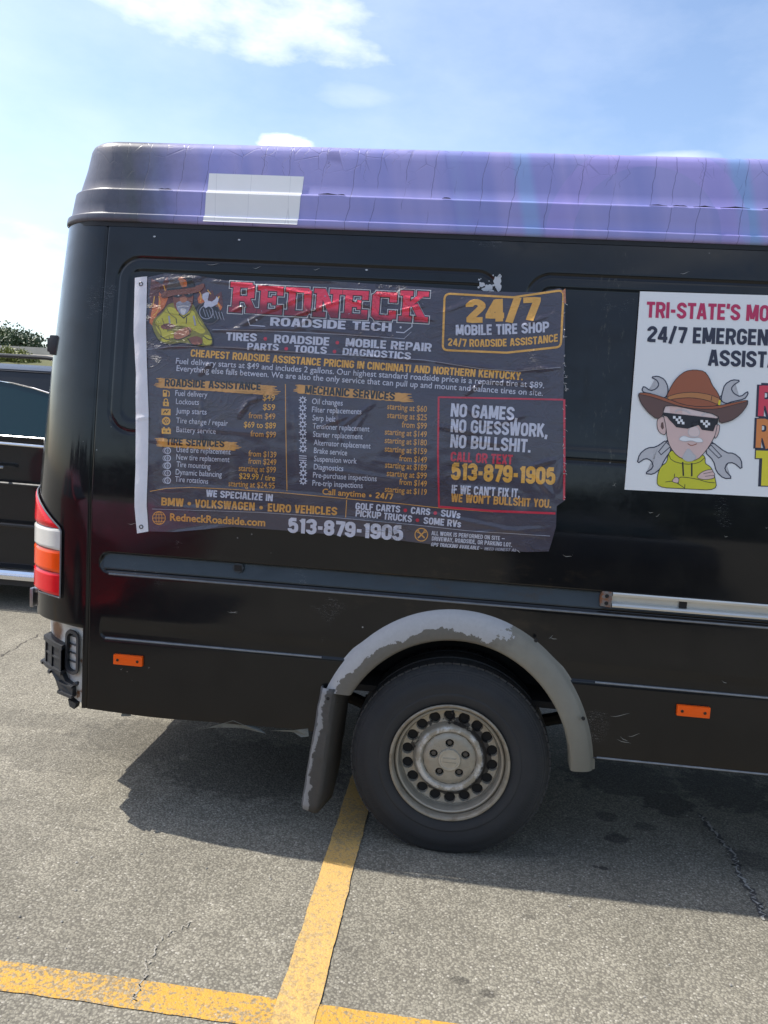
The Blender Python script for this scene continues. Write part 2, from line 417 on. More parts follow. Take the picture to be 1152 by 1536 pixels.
XB = fine_list(XC, 1.75, .012, [(XC, -1.31, .003), (-.03, .075, .0035), (.13, .25, .0035)])
def arch_r(x, z): return math.hypot(x/.472, (z-.36)/.523)
def sill_z(x):                       # lower edge; a little bent and battered behind the wheel
    return .445 if x > -.3 else .432+.012*noise.noise(Vector((x*2.3, 0, 0)))
SHELL = MB()
def build_shell():
    b = SHELL
    rows = []
    th = [R(a) for a in range(90, 0, -4)]
    for z in ZB:
        row = []
        xr = -XR(z)
        for y in (.96, .7, .45, .30): row.append((xr+.0, y, z))
        for t in th: row.append(tuple(corner(t, z)))
        for x in XB:
            zz = sill_z(x) if z == ZB[0] else z
            row.append((x, inset(zz)+relief(x, zz), zz))
        rows.append(row)
    nth = 4+len(th)
    def skip(i, j):
        z = (ZB[i]+ZB[i+1])/2
        if j < nth: return z < .752 and j >= 2 or (z < .46)
        k = j-nth
        x = (XB[k]+XB[min(k+1, len(XB)-1)])/2
        return arch_r(x, z) < 1
    b.grid(rows, skip=skip)
    # forward body: doors, windscreen rake and bonnet, one coarser loft
    zs = [.44, .60, .80, CH0, CH1, 1.25, 1.40, 1.512, 1.8, 2.0, 2.158, 2.30]
    secs = [1.75, 2.2, 2.8, 3.3, 3.55, 3.8, 4.05, 4.3, 4.6, 4.85]
    def top(x): return 2.30 if x < 3.35 else max(1.02, 2.30-(x-3.35)*1.20) if x < 4.25 else 1.22-(x-4.25)*.45
    for side in (0, 1):
        R2 = []
        for z in zs:
            row = []
            for x in secs:
                zz = min(z, top(x)); y = inset(zz)+max(0, (x-4.1))**2*.35
                row.append((x, y if side == 0 else 1.93-y, zz))
            R2.append(row)
        b.grid(R2, flip=side == 1)
    tops = [[(x, inset(top(x))+max(0, (x-4.1))**2*.35, top(x)) for x in secs], [(x, .965, top(x)+.03) for x in secs], [(x, 1.93-(inset(top(x))+max(0, (x-4.1))**2*.35), top(x)) for x in secs]]
    b.grid(tops)
    x = 4.85; b.grid([[(x, inset(z)+.197, z) for z in (.44, .7, .94)], [(x+.08, .965, z) for z in (.44, .7, .97)], [(x, 1.93-.197, z) for z in (.44, .7, .94)]])
    # far flank and far rear corner
    R3 = []
    for z in [.44, .75, 1.0, 1.25, 1.5, 1.8, 2.05, 2.30]:
        row = [(-XR(z), .96, z), (-XR(z), 1.63, z)]
        for a in (70, 45, 20, 0):
            p = corner(R(a), z); row.append((p.x, 1.93-p.y, z))
        row += [(-.9, 1.93-inset(z), z), (0, 1.93-inset(z), z), (1.75, 1.93-inset(z), z)]; R3.append(row)
    b.grid(R3, flip=True)
build_shell()

def roof_mat():
    a = Mat('purple_vinyl_wrap', (.3, .27, .6), .32, 0, .5)
    xyz = a.xyz()
    w = a.math('ADD', xyz[0], a.math('MULTIPLY', xyz[2], .22))
    cmb = a.N.new('ShaderNodeCombineXYZ'); a.L.new(w, cmb.inputs[0])
    nb = a.N.new('ShaderNodeTexNoise'); a.L.new(cmb.outputs[0], nb.inputs[0]); nb.inputs['Scale'].default_value = 3.4; nb.inputs['Detail'].default_value = 3
    col = a.ramp(nb.outputs[0], [(.28, (.23, .25, .56)), (.42, (.265, .27, .58)), (.5, (.32, .305, .60)), (.60, (.24, .255, .56)), (.72, (.285, .33, .60))])
    for x0, wd, c in ((.115, .045, (.25, .38, .66)), (.86, .05, (.20, .36, .62)), (-1.35, .03, (.15, .22, .30))):
        f = a.math('MULTIPLY', a.step(a.math('ABSOLUTE', a.math('SUBTRACT', w, x0+.55)), wd, wd*.3), .7); col = a.mix(f, col, c)
    # curved swoosh of the old print towards the front
    sx = a.math('SUBTRACT', xyz[0], .55); sz = a.math('SUBTRACT', xyz[2], 2.30)
    rr = a.math('SQRT', a.math('ADD', a.math('MULTIPLY', sx, sx), a.math('MULTIPLY', sz, sz)))
    col = a.mix(a.math('MULTIPLY', a.step(a.math('ABSOLUTE', a.math('SUBTRACT', rr, .30)), .05, .045), .35), col, (.40, .31, .70))
    # splits of the brittle film: long near-upright lines and finer fans by the top edge
    def lines(per, seed, wid, amp):
        u = a.math('ADD', a.math('ADD', xyz[0], a.math('MULTIPLY', xyz[2], -.10)), a.math('MULTIPLY', a.noise(9, 4, .5, (.6, 1, 1.4), loc=(seed, 0, seed)), amp))
        cb = a.N.new('ShaderNodeCombineXYZ'); a.L.new(u, cb.inputs[0]); cb.inputs[1].default_value = seed; cb.inputs[2].default_value = seed*.37
        v = a.N.new('ShaderNodeTexVoronoi'); v.voronoi_dimensions = '1D'; v.feature = 'DISTANCE_TO_EDGE'; a.L.new(u, v.inputs['W']); v.inputs['Scale'].default_value = per; v.inputs['Randomness'].default_value = .75
        return a.step(v.outputs['Distance'], wid, wid*.3)
    crk = a.math('MULTIPLY', lines(9.5, 3.0, .016, .03), a.step(a.noise(6, 3, .5, loc=(2, 1, 3)), .36, .46))
    crk = a.math('MAXIMUM', crk, a.math('MULTIPLY', a.math('MULTIPLY', lines(13, 8.0, .018, .16), .7), a.math('MULTIPLY', a.step(a.noise(5, 3, .5, loc=(7, 4, 1)), .48, .56), a.step(xyz[2], 2.43, 2.50))))
    e2 = a.vor(15, 'DISTANCE_TO_EDGE', vec=a.mapped((1, .6, .8)))
    crk2 = a.math('MULTIPLY', a.step(e2, .024, .006), a.math('MULTIPLY', a.step(xyz[2], 2.48, 2.54), a.step(a.noise(4, 3, .5), .42, .56)))
    c = a.math('MAXIMUM', crk, a.math('MULTIPLY', crk2, .55))
    col = a.mix(a.math('MULTIPLY', c, .66), col, (.05, .045, .14))
    # film gone from the rear corner, weathered grey plastic below
    wear = a.step(a.math('ADD', xyz[0], a.math('MULTIPLY', a.math('SUBTRACT', a.noise(7, 7, .65), .5), .22)), -1.00, -1.36)
    grey = a.mix(a.noise(40, 6, .7), (.030, .034, .042), (.105, .108, .115))
    col = a.mix(a.math('MULTIPLY', wear, .93), col, grey)
    a.set('Base Color', col); a.set('Roughness', a.math('ADD', .27, a.math('MULTIPLY', a.noise(9, 5, .6), .25)))
    a.bump(a.math('ADD', a.math('MULTIPLY', c, -.7), a.math('MULTIPLY', a.noise(7, 4, .5), .8)), .25, .006)
    return a.m
ROOF = roof_mat()
RP = [(.105, 2.288), (.090, 2.289), (.0845, 2.293), (.083, 2.300), (.083, 2.3135), (.0838, 2.3165), (.0860, 2.3187), (.0900, 2.3195), (.0935, 2.3200), (.0955, 2.323), (.0960, 2.36), (.0965, 2.4040), (.0973, 2.4072), (.0995, 2.4095), (.1030, 2.4103), (.108, 2.411), (.1108, 2.415),
      (.1155, 2.45), (.122, 2.50), (.129, 2.545), (.1335, 2.568), (.141, 2.583), (.154, 2.593), (.172, 2.600), (.20, 2.606), (.24, 2.614), (.30, 2.625), (.45, 2.642), (.70, 2.656), (.962, 2.661)]
def build_roof():
    b = MB(); XRR = 1.690; cx, cy, rad = XRR-.29, .29, .29
    xs = fine_list(-cx, 3.3, .05, [])
    rows = []
    for e, z in RP:
        row = []; ra = max(rad-e, .004); er = e-.046*min(1, max(0, (2.515-z)/.22))
        for y in (.962, .75, .5, .35): row.append((-XRR+er, max(y, e), z))
        ccy = max(cy, e+ra) if e < rad else e+ra; ccx = -cx if e < rad else -(XRR-er)+ra; rax = XRR-er+ccx
        for a in range(88, 0, -4): row.append((ccx-rax*math.sin(R(a)), ccy-ra*math.cos(R(a)), z))
        for x in xs:
            wob = .0015*noise.noise(Vector((x*6, z*9, 0)))
            row.append((max(x, ccx), e+wob, z))
        rows.append(row)
    b.grid(rows)
    b.grid([[(p[0], 1.93-p[1], p[2]) for p in r] for r in rows], flip=True)
    # front lip of the cap, down to the windscreen
    R4 = []
    for t, (dx, dz) in enumerate(((0, 0), (.12, -.05), (.25, -.16), (.32, -.30))):
        R4.append([(3.3+dx, .09+(.875*(k/6)), min(RP[-1][1]+dz, 2.55-abs(k/6-1)**4*.2+dz)) for k in range(13)])
    b.grid(R4)
    o = b.build('roof_cap', ROOF, van, smooth=50)
    o['label'] = 'purple vinyl-wrapped roof cap, cracked and grey at the rear corner'
    # black gap under the lip
    b = MB(); rows = []
    for e, z in ((.094, 2.272), (.094, 2.300)):
        row = [(-1.655, .9, z)]
        for a in range(88, 0, -6): row.append((-1.43-.225*math.sin(R(a)), .094+.28*(1-math.cos(R(a))), z))
        row += [(x*.5, e, z) for x in range(-2, 7)]; rows.append(row)
    b.grid(rows); b.build('roof_seal', RUBBER, van)
    # lifted film edges along the ledge
    TORN = simple('torn_film_dark', (.05, .05, .07), .6, var=.5)
    rnd = random.Random(5); b = MB()
    for x in (-.62, -.17, .55, .63, .70, .79, .93, 1.02, -.55, -1.22):
        l = rnd.uniform(.03, .10); rows = []
        for k in range(5):
            xx = x+l*k/4; q = math.sin(math.pi*min(.96, max(.04, k/4)))*rnd.uniform(.35, 1); rows.append([(xx, .0985, 2.4108), (xx, .0975-.004*q, 2.4112+.0042*q)])
        b = MB(); b.grid(rows); b.build('torn_film', TORN, van)
build_roof()
def white_label():
    q = [(314, 260), (456, 265), (446, 339), (305, 331)]; P = []
    for p in q:
        y = .094
        for _ in range(8):
            w = at_y(p[0], p[1], y)
            zs = [z for _, z in RP]
            for (e0, z0), (e1, z1) in zip(RP[1:], RP[2:]):
                if z0 <= w.z <= z1: y = e0+(e1-e0)*(w.z-z0)/max(1e-6, z1-z0)
        P.append((w.x, w.z))
    def prof(z):
        for (e0, z0), (e1, z1) in zip(RP[3:], RP[4:]):
            if z0 <= z <= z1: return e0+(e1-e0)*(z-z0)/max(1e-6, z1-z0)
        return .08
    (x0, z0), (x1, z1), (x2, z2), (x3, z3) = P; b = MB(); rows = []
    zl = 2.298
    for i in range(41):
        t = i/40; row = []
        for k in range(21):
            s = k/20; xt = x0+(x1-x0)*s; xb = x3+(x2-x3)*s; zt = z0+(z1-z0)*s
            z = zt+(zl-zt)*t; row.append((xt+(xb-xt)*t, prof(z)-.0012, z))
        rows.append(row)
    b.grid(rows, flip=True)
    a = Mat('white_label_film', (.74, .74, .70), .4)
    n = a.noise(9, 6, .6); e = a.vor(9, 'DISTANCE_TO_EDGE', stretch=(1, .3, .08))
    col = a.mix(n, (.80, .80, .77), (.90, .90, .88)); col = a.mix(a.math('MULTIPLY', a.step(e, .010, .003), .3), col, (.25, .25, .28))
    a.set('Base Color', col)
    b.build('sticker', a.m, van, smooth=60)['label'] = 'blank white sticker on the purple roof cap'
white_label()

# --- tail lamp on the rear quarter
def lens_mat(name, c, rough=.18):
    a = Mat(name, c, rough, 0, .35, .15)
    w = a.N.new('ShaderNodeTexWave'); a.L.new(a.mapped(), w.inputs[0]); w.bands_direction = 'Z'; w.inputs['Scale'].default_value = 55
    a.set('Base Color', a.mix(a.noise(25, 5, .6), tuple(v*.8 for v in c), c))
    a.bump(w.outputs[0], .12, .002); return a.m
def tail_lamp():
    th_r = R(19)
    def right(z):
        if z < 1.128: return th_r
        t = (z-1.128)/(1.270-1.128); s = math.sin(th_r)+(1-math.sin(th_r))*t*.97
        return math.asin(min(1, s))
    TL = R(118)
    def pt(t, z, out):
        if t <= R(90): return corner(t, z, out)
        p = corner(R(90), z, out); return Vector((p.x, p.y+(t-R(90))*.20, z))
    def patch(z0, z1, out, rim):
        rows = []; nz = 12
        for i in range(nz+1):
            z = z0+(z1-z0)*i/nz; tr = right(z)
            ez = min(1, min(i, nz-i)/1.0)
            row = []
            for k in range(25):
                t = TL+(tr-TL)*k/24; ek = min(1, (24-k)/1.5)
                o = out-rim*(1-min(ez, ek))
                row.append(pt(t, z, o))
            rows.append(row)
        m = MB(); m.grid(rows); return m
    hous = patch(.862, 1.278, .004, .004).build('tail_lamp', RUBBER, van)
    hous['label'] = 'tall tail lamp with red, clear and amber lenses'
    RED = lens_mat('red_lens', (.80, .006, .016)); AMB = lens_mat('amber_lens', (.98, .085, .001)); CLR = lens_mat('clear_lens', (.72, .70, .64))
    for n, z0, z1, mt, lb in (('lens', .868, .955, RED, 'lower red lens'), ('lens', .957, 1.043, AMB, 'amber lens'), ('lens', 1.045, 1.127, CLR, 'clear lens'), ('lens', 1.129, 1.268, RED, 'upper pointed red lens')):
        o = patch(z0, z1, .014, .008).build('lens', mt, hous, smooth=60); o['label'] = lb
    # thin bright rim on the flank edge
    b = MB(); pts = [pt(right(z)-.012, z, .008) for z in [.862+(1.270-.862)*i/30 for i in range(31)]]
    pts = [pt(R(80), .862, .006), pt(R(45), .862, .007)]+pts
    b.tube(pts, .0032, 8); b.build('lamp_trim', simple('trim_grey', (.16, .16, .17), .35, .3), hous)
tail_lamp()

# --- bare rear corner where the bumper is missing
def bare_metal():
    a = Mat('bare_corner_metal', (.5, .48, .44), .55)
    n = a.noise(14, 8, .7); n2 = a.noise(38, 7, .7); xyz = a.xyz()
    col = a.mix(n, (.42, .41, .37), (.72, .70, .64))
    rust = a.step(a.math('ADD', n, a.math('MULTIPLY', n2, .4)), .76, .90)
    dx = a.math('SUBTRACT', xyz[0], -1.60); dz = a.math('SUBTRACT', xyz[2], .70)
    sp = a.step(a.math('ADD', a.math('SQRT', a.math('ADD', a.math('MULTIPLY', dx, dx), a.math('MULTIPLY', dz, dz))), a.math('MULTIPLY', n2, .05)), .085, .05)
    col = a.mix(a.math('MAXIMUM', rust, sp), col, a.mix(n2, (.10, .035, .012), (.26, .12, .045)))
    a.set('Base Color', col); a.bump(n2, .3, .004); return a.m
BARE = bare_metal()
def rear_corner():
    b = MB(); rows = []
    for i in range(25):
        z = .762-.322*i/24; row = []
        for y in (.96, .6, .35): row.append((-XR(z)+.02, y, z))
        for a in range(90, -1, -6):
            th = R(a); p = corner(th, z, -.012)
            zb = .44+.13*math.sin(th)**1.5 if a < 89 else .57
            if a > 40: zb -= .012*math.sin(a*.9)
            p.z = max(p.z, zb+.0004*i)
            row.append(tuple(p))
        rows.append(row)
    b.grid(rows, flip=True)
    o = b.build('corner_panel', BARE, van); o['label'] = 'pale bare corner panel spotted with rust'
    # louvred vent
    def cp(x, z, out):                # a point on the quarter panel at a given X
        lo, hi = 0.0, math.pi/2
        for _ in range(24):
            md = (lo+hi)/2
            if corner(md, z, out).x > x: lo = md
            else: hi = md
        return corner(lo, z, out)
    def ring(x0, x1, z0, z1, r, out, n=6):
        P = []
        for cx, cz, a0 in ((x1-r, z1-r, 0), (x0+r, z1-r, 90), (x0+r, z0+r, 180), (x1-r, z0+r, 270)):
            for k in range(n+1):
                a = R(a0+90*k/n); P.append(cp(cx+r*math.cos(a), cz+r*math.sin(a), out))
        return P
    b = MB()
    rr = [ring(-1.522, -1.446, .560, .735, .03, .000), ring(-1.521, -1.447, .561, .734, .03, .010), ring(-1.510, -1.458, .572, .722, .022, .010), ring(-1.508, -1.460, .574, .720, .02, -.030)]
    b.grid(rr, closed=True); b.face(ring(-1.508, -1.460, .574, .720, .02, -.030))
    vent = b.build('air_vent', BLACKPL, van, smooth=35)
    b = MB()
    for k in range(4):
        z = .588+.034*k
        b.grid([[cp(-1.508, z, -.028), cp(-1.460, z, -.028)], [cp(-1.508, z+.020, -.002), cp(-1.460, z+.020, -.002)], [cp(-1.508, z+.024, -.004), cp(-1.460, z+.024, -.004)]], flip=True)
    b.build('louvre', BLACKPL, vent, smooth=30)
    # bumper bracket: stepped plastic carrier
    b = MB()
    def slab(x0, x1, z0, z1, o0, o1, n=6):
        f = [cp(x0+(x1-x0)*k/n, z0, o1) for k in range(n+1)]; g = [cp(x0+(x1-x0)*k/n, z1, o1) for k in range(n+1)]
        f2 = [cp(x0+(x1-x0)*k/n, z0, o0) for k in range(n+1)]; g2 = [cp(x0+(x1-x0)*k/n, z1, o0) for k in range(n+1)]
        b.grid([f2, f, g, g2], flip=True)
        b.face([f2[0], f[0], g[0], g2[0]]); b.face([f2[-1], g2[-1], g[-1], f[-1]])
    slab(-1.665, -1.530, .560, .662, -.01, .022)
    slab(-1.669, -1.526, .650, .668, -.01, .030); slab(-1.669, -1.526, .552, .566, -.01, .036)
    slab(-1.605, -1.594, .566, .652, .0, .028); slab(-1.655, -1.645, .566, .652, .0, .028); slab(-1.54, -1.53, .566, .652, .0, .03)
    slab(-1.66, -1.532, .606, .613, .0, .027)
    slab(-1.684, -1.664, .550, .560, -.01, .040, 2); slab(-1.60, -1.585, .545, .556, 0, .05, 2)
    b.build('bumper_bracket', BLACKPL, van, smooth=30)
    b = MB()
    def slab2(q, o0, o1):
        A = [cp(x, z, o1) for x, z in q]; B = [cp(x, z, o0) for x, z in q]; n = len(q)
        b.face(A[::-1]); 
        for i in range(n): j = (i+1) % n; b.face([A[i], A[j], B[j], B[i]])
    slab2([(-1.660, .552), (-1.532, .552), (-1.512, .530), (-1.468, .518), (-1.468, .480), (-1.548, .478), (-1.575, .515)], -.02, .018)
    slab2([(-1.548, .519), (-1.468, .519), (-1.468, .512), (-1.548, .512)], 0, .028)
    slab2([(-1.550, .482), (-1.466, .484), (-1.466, .473), (-1.550, .471)], -.01, .030)
    slab2([(-1.50, .455), (-1.455, .450), (-1.463, .425), (-1.49, .428)], -.03, .008)
    b.build('lower_bracket', BLACKPL, van, smooth=30)
    b = MB(); b.tube([cp(-1.452, .535, .012), cp(-1.447, .528, .016)], [.012, .007], 8); b.build('broken_clip', BLACKPL, van)
rear_corner()

# --- trim, rail, markers
def clip_hole():
    x, z = side_xz(357, 852); b = MB(); P = []
    for k in range(16):
        a = 2*math.pi*k/16; r = .021*(1+.25*noise.noise(Vector((k*1.7, 3, 0)))); P.append((x+r*math.cos(a), .0025, z+r*.85*math.sin(a)))
    b.face(P[::-1] if False else P, 0)
    b.face([(x-.014, .0005, z-.011), (x+.014, .0005, z-.012), (x+.013, .0005, z+.010), (x-.014, .0005, z+.011)], 1)
    b.build('clip_hole', [simple('torn_primer', (.035, .042, .048), .7, var=.4, scale=70), DARK], van, smooth=0)
clip_hole()
def trim_strip():
    b = MB()
    for z, y, h in ((CH0-.004, -.004, .0055),):
        b.tube([(x*.06-1.33, y+.002, z) for x in range(0, 66)], .0042, 8)
    b.build('trim_lip', simple('lip_paint', (.13, .14, .15), .35, var=.5, scale=30, coat=.5), van)  # worn lip, its highlight put into the paler paint
    WORN_HILITE = simple('worn_highlight_paint', (.17, .18, .19), .4, var=.6, scale=25, coat=.4)  # scuffed crease and sill edges, their highlight also painted into the pale tone
    for x0, n_, y, z in ((-1.34, 15, .0005, GR0-.001), (.50, 34, .0005, GR0-.001), (.53, 34, -.001, .444)):
        b = MB(); b.tube([(x*.06+x0, y, z) for x in range(n_)], .0038, 8); b.build('worn_highlight_crease', WORN_HILITE, van)
    # aluminium slide rail forward of the rusty bracket
    x0, x1 = .532, 2.45; b = MB(); sec = [(.012, 1.056), (-.006, 1.057), (-.008, 1.052), (-.006, 1.044), (.008, 1.041), (.010, 1.020), (-.006, 1.016), (-.010, 1.010), (-.008, 1.004), (.008, 1.001)]
    b.grid([[(x0+(x1-x0)*k/40, y, z) for k in range(41)] for y, z in sec], flip=True)
    o = b.build('slide_rail', simple('rail_aluminium', (.58, .58, .55), .38, .55, var=.25, scale=9, stretch=(.3, 1, 3), bump=.1), van, smooth=25)
    o['label'] = 'dull aluminium sliding-door rail'
    b = MB(); b.box((.765, .0, 1.019), (.79, .012, 1.041)); b.build('rail_stop', DARK, van)
    b = MB(); b.prism([(.492, 1.004), (.531, 1.001), (.531, 1.057), (.495, 1.058), (.490, 1.03)], -.006, .02)
    o = b.build('rail_bracket', (lambda a: (a.set('Base Color', a.mix(a.step(a.noise(50, 7, .7), .4, .62), (.16, .15, .14), (.19, .075, .03))), a.bump(a.noise(90, 5, .6), .5, .003), a.m)[-1])(Mat('rusty_steel', rough=.8)), van, bevel=.002)
    o['label'] = 'rust-brown end bracket of the rail'
    for x, z in ((.512, 1.042), (.512, 1.016)): b = MB(); b.tube([(x, -.007, z), (x, -.0075, z)], .007, 12); b.build('bolt_hole', DARK, o)
trim_strip()
ORANGE = lens_mat('amber_reflector', (.98, .12, .002), .3)
def marker(px, py):
    x, z = side_xz(px, py); hw, hh = .057, .0195; b = MB(); ang = R(-1.0)
    M = Matrix.Translation((x, 0, z))
    b.box((-hw, -.014, -hh), (hw, .004, hh), 0, M)
    o = b.build('side_marker', ORANGE, van, bevel=.003); o['label'] = 'amber side marker reflector'
    for s in (-.7, .68):
        b = MB(); b.lathe([(0, -.0162), (.0042, -.0162), (.0055, -.015), (.0055, -.012)], 14, c=(x+s*hw, 0, z-.001)); b.build('screw', simple('dark_screw', (.05, .03, .02), .5, .5), o)
    return o
marker(193.5, 989.5); marker(1039, 1066)
def residue():
    b = SHELL; rnd = random.Random(9)
    def blob(px, py, r, e=1.0, n=14):
        x, z = side_xz(px, py); P = []
        for k in range(n):
            a = 2*math.pi*k/n; rr = r*(1+.7*noise.noise(Vector((k*.9, px, py))))
            xx, zz = x+rr*math.cos(a), z+rr*e*math.sin(a); P.append((xx, inset(zz)+max(0, relief(xx, zz))*.6-.0025, zz))
        b.face(P[::-1], 1)
    for px, py, r, e in ((746, 422, .014, 1.4), (748, 431, .010, 1.5), (733, 431, .014, .8), (723, 427, .011, .8), (728, 434, .012, .6), (740, 428, .004, 1), (718, 431, .004, 1), (737, 437, .010, .6), (750, 415, .006, 1)): blob(px, py, r, e)
    for i in range(9): blob(rnd.uniform(715, 755), rnd.uniform(412, 438), rnd.uniform(.0015, .004))
    for px, py in ((232, 355), (359, 360), (550, 405)): blob(px, py, .005, .6)
    def scr(p, q, w=.0009):
        n = 6; rows = []
        for k in range(n+1):
            t = k/n; x, z = side_xz(p[0]+(q[0]-p[0])*t, p[1]+(q[1]-p[1])*t+1.2*math.sin(t*5)); ww = w*math.sin(math.pi*min(.97, max(.03, t)))
            rows.append([(x, inset(z)-.0015, z-ww), (x, inset(z)-.0015, z+ww)])
        b.grid(rows, 2)
    for p, q in (((915, 1074), (945, 1071)), ((930, 1104), (942, 1113)), ((942, 1104), (960, 1101)), ((925, 1108), (946, 1116)), ((844, 832), (858, 836)), ((858, 834), (860, 822)), ((341, 917), (357, 919)), ((345, 915), (356, 921)),
                 ((825, 955), (836, 960)), ((823, 957), (830, 953)), ((972, 767), (980, 770)), ((983, 774), (990, 772)), ((920, 722), (923, 732)), ((918, 728), (924, 726)), ((192, 785), (205, 786)), ((1083, 1020), (1090, 1026)),
                 ((180, 1003), (184, 1004)), ((222, 1000), (225, 1002)), ((190, 1006), (192, 1008)), ((1020, 410), (1034, 409)), ((310, 396), (330, 397)), ((380, 402), (392, 401)), ((470, 404), (480, 404)), ((1086, 803), (1092, 806)), ((1148, 790), (1151, 793))): scr(p, q)
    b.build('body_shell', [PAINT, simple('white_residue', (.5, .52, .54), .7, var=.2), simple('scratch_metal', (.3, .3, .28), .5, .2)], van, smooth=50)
residue()

# --- wheel arch flare, mud flap, wheel well
def flare_mat():
    a = Mat('weathered_flare', (.3, .28, .25), .6)
    uv = a.xyz('UV'); n = a.noise(13, 7, .65); n2 = a.noise(60, 6, .7)
    base = a.mix(n2, (.095, .087, .071), (.155, .143, .118))
    rightp = a.step(a.math('ADD', uv[0], a.math('MULTIPLY', a.math('SUBTRACT', n, .5), .25)), .46, .62)
    base = a.mix(rightp, base, a.mix(n, (.175, .162, .128), (.24, .225, .18)))
    base = a.mix(a.math('MULTIPLY', a.step(uv[0], .80, 1.0), .5), base, (.11, .105, .08))
    # chalky top coat left in a ragged-edged patch from the rear end to just past the crown
    ut = a.math('ADD', uv[0], a.math('ADD', a.math('MULTIPLY', a.math('SUBTRACT', n, .5), .30), a.math('MULTIPLY', a.math('SUBTRACT', n2, .5), .07)))
    edge = a.ramp(ut, [(0, .30), (.10, .52), (.16, .40), (.25, .62), (.36, .50), (.43, .78), (.50, .88), (.53, .7), (.56, .30), (.60, -.0)])
    lim = a.math('ADD', a.math('SUBTRACT', edge, a.math('MULTIPLY', a.step(ut, .54, .62), .6)), a.math('ADD', a.math('MULTIPLY', a.math('SUBTRACT', n, .5), .95), a.math('MULTIPLY', a.math('SUBTRACT', n2, .5), .22)))
    top = a.step(a.math('SUBTRACT', lim, uv[1]), -.012, .012)
    col = a.mix(top, base, a.mix(n2, (.32, .315, .31), (.45, .445, .44)))
    a.set('Base Color', col); a.set('Roughness', a.math('ADD', .42, a.math('MULTIPLY', n2, .25)))
    a.bump(a.math('ADD', a.math('MULTIPLY', top, 1.0), a.math('MULTIPLY', n2, .25)), .35, .003); return a.m
def flare():
    zl, zr = .600, .398; b = MB(); b.uv = []; rows = []; n = 72
    sec = [(-.02, .004), (0.0, -.003), (.06, -.014), (.18, -.024), (.40, -.032), (.65, -.036), (.88, -.037), (.96, -.034), (1.0, -.026), (1.0, .03), (.97, .07)]
    for i in range(n+1):
        t = i/n; row = []
        for f, y in sec:
            a_ = .519+(.437-.519)*min(max(f, 0), 1); b_ = .583+(.478-.583)*min(max(f, 0), 1)
            if f < 0: a_ += .01; b_ += .01
            th0 = math.pi-math.asin(min(1, (zl-.36)/b_)); th1 = math.asin((zr-.36)/b_)
            th = th0+(th1-th0)*t; x, z = a_*math.cos(th), .36+b_*math.sin(th)
            row.append((x, y, z)); b.uv.append((t, f))
        rows.append(row)
    b.grid(rows)
    o = b.build('arch_flare', flare_mat(), van, smooth=60); o['label'] = 'grey wheel-arch flare with its white coat peeling'
    for px, py in ((804, 961), (875, 1078)):
        p = at_y(px, py, -.035); b = MB(); b.lathe([(0, -.004), (.006, -.003), (.007, .004)], 12, c=(p.x, p.y, p.z)); b.build('flare_screw', DARK, o)
    # caps at both ends
    return o
flare()
def mud_flap():
    b = MB(); b.uv = []; rows = []
    zs = [.616-.464*k/20 for k in range(21)]
    for k, z in enumerate(zs):
        t = k/20; x0 = -.484-.052*t; wid = .042+.014*t-.03*max(0, t-.86)*3
        sk = .045*max(0, t-.82)/.18
        sec = [(x0, .03), (x0-.004, -.014), (x0+.004, -.026), (x0+wid*.85, -.030), (x0+wid, -.024), (x0+wid+.006, -.01), (x0+wid+.035, .14), (x0+wid+.028, .23)]
        row = []
        for j, (x, y) in enumerate(sec):
            zz = z-sk*(j/7)*.9 + .004*noise.noise(Vector((j*.8, k*.5, 2)))*t
            row.append((x+.003*noise.noise(Vector((k*.4, j, 0))), y, zz)); b.uv.append((j/7, t))
        rows.append(row)
    b.grid(rows)
    a = Mat('mud_flap_plastic', rough=.65); uv = a.xyz('UV'); n = a.noise(12, 7, .65); n2 = a.noise(55, 6, .7)
    base = a.mix(n2, (.045, .043, .040), (.075, .071, .065))
    base = a.mix(a.step(uv[0], .60, .8), base, (.045, .04, .032))
    # old grey coat still holding along the outer edge
    pe = a.step(a.math('SUBTRACT', a.math('ADD', .30, a.math('MULTIPLY', a.math('SUBTRACT', n, .5), .40)), uv[0]), -.02, .02)
    col = a.mix(pe, base, a.mix(n2, (.085, .085, .088), (.135, .135, .138)))
    ln = a.step(a.math('ABSOLUTE', a.math('SUBTRACT', a.math('SUBTRACT', a.math('ADD', .30, a.math('MULTIPLY', a.math('SUBTRACT', n, .5), .40)), uv[0]), .01)), .05, .03)
    col = a.mix(a.math('MULTIPLY', ln, .8), col, (.30, .30, .30))
    a.set('Base Color', col); a.bump(n2, .3, .003)
    o = b.build('mud_flap', a.m, van, smooth=45); o['label'] = 'grey rear mud flap with flaking coat'
    so_ = o.modifiers.new('thick', 'SOLIDIFY'); so_.thickness = .006; so_.offset = -1
    b = MB(); b.lathe([(0, -.036), (.006, -.0355), (.007, -.028)], 12, c=(-.462, 0, .580)); b.build('flap_screw', DARK, o)
mud_flap()
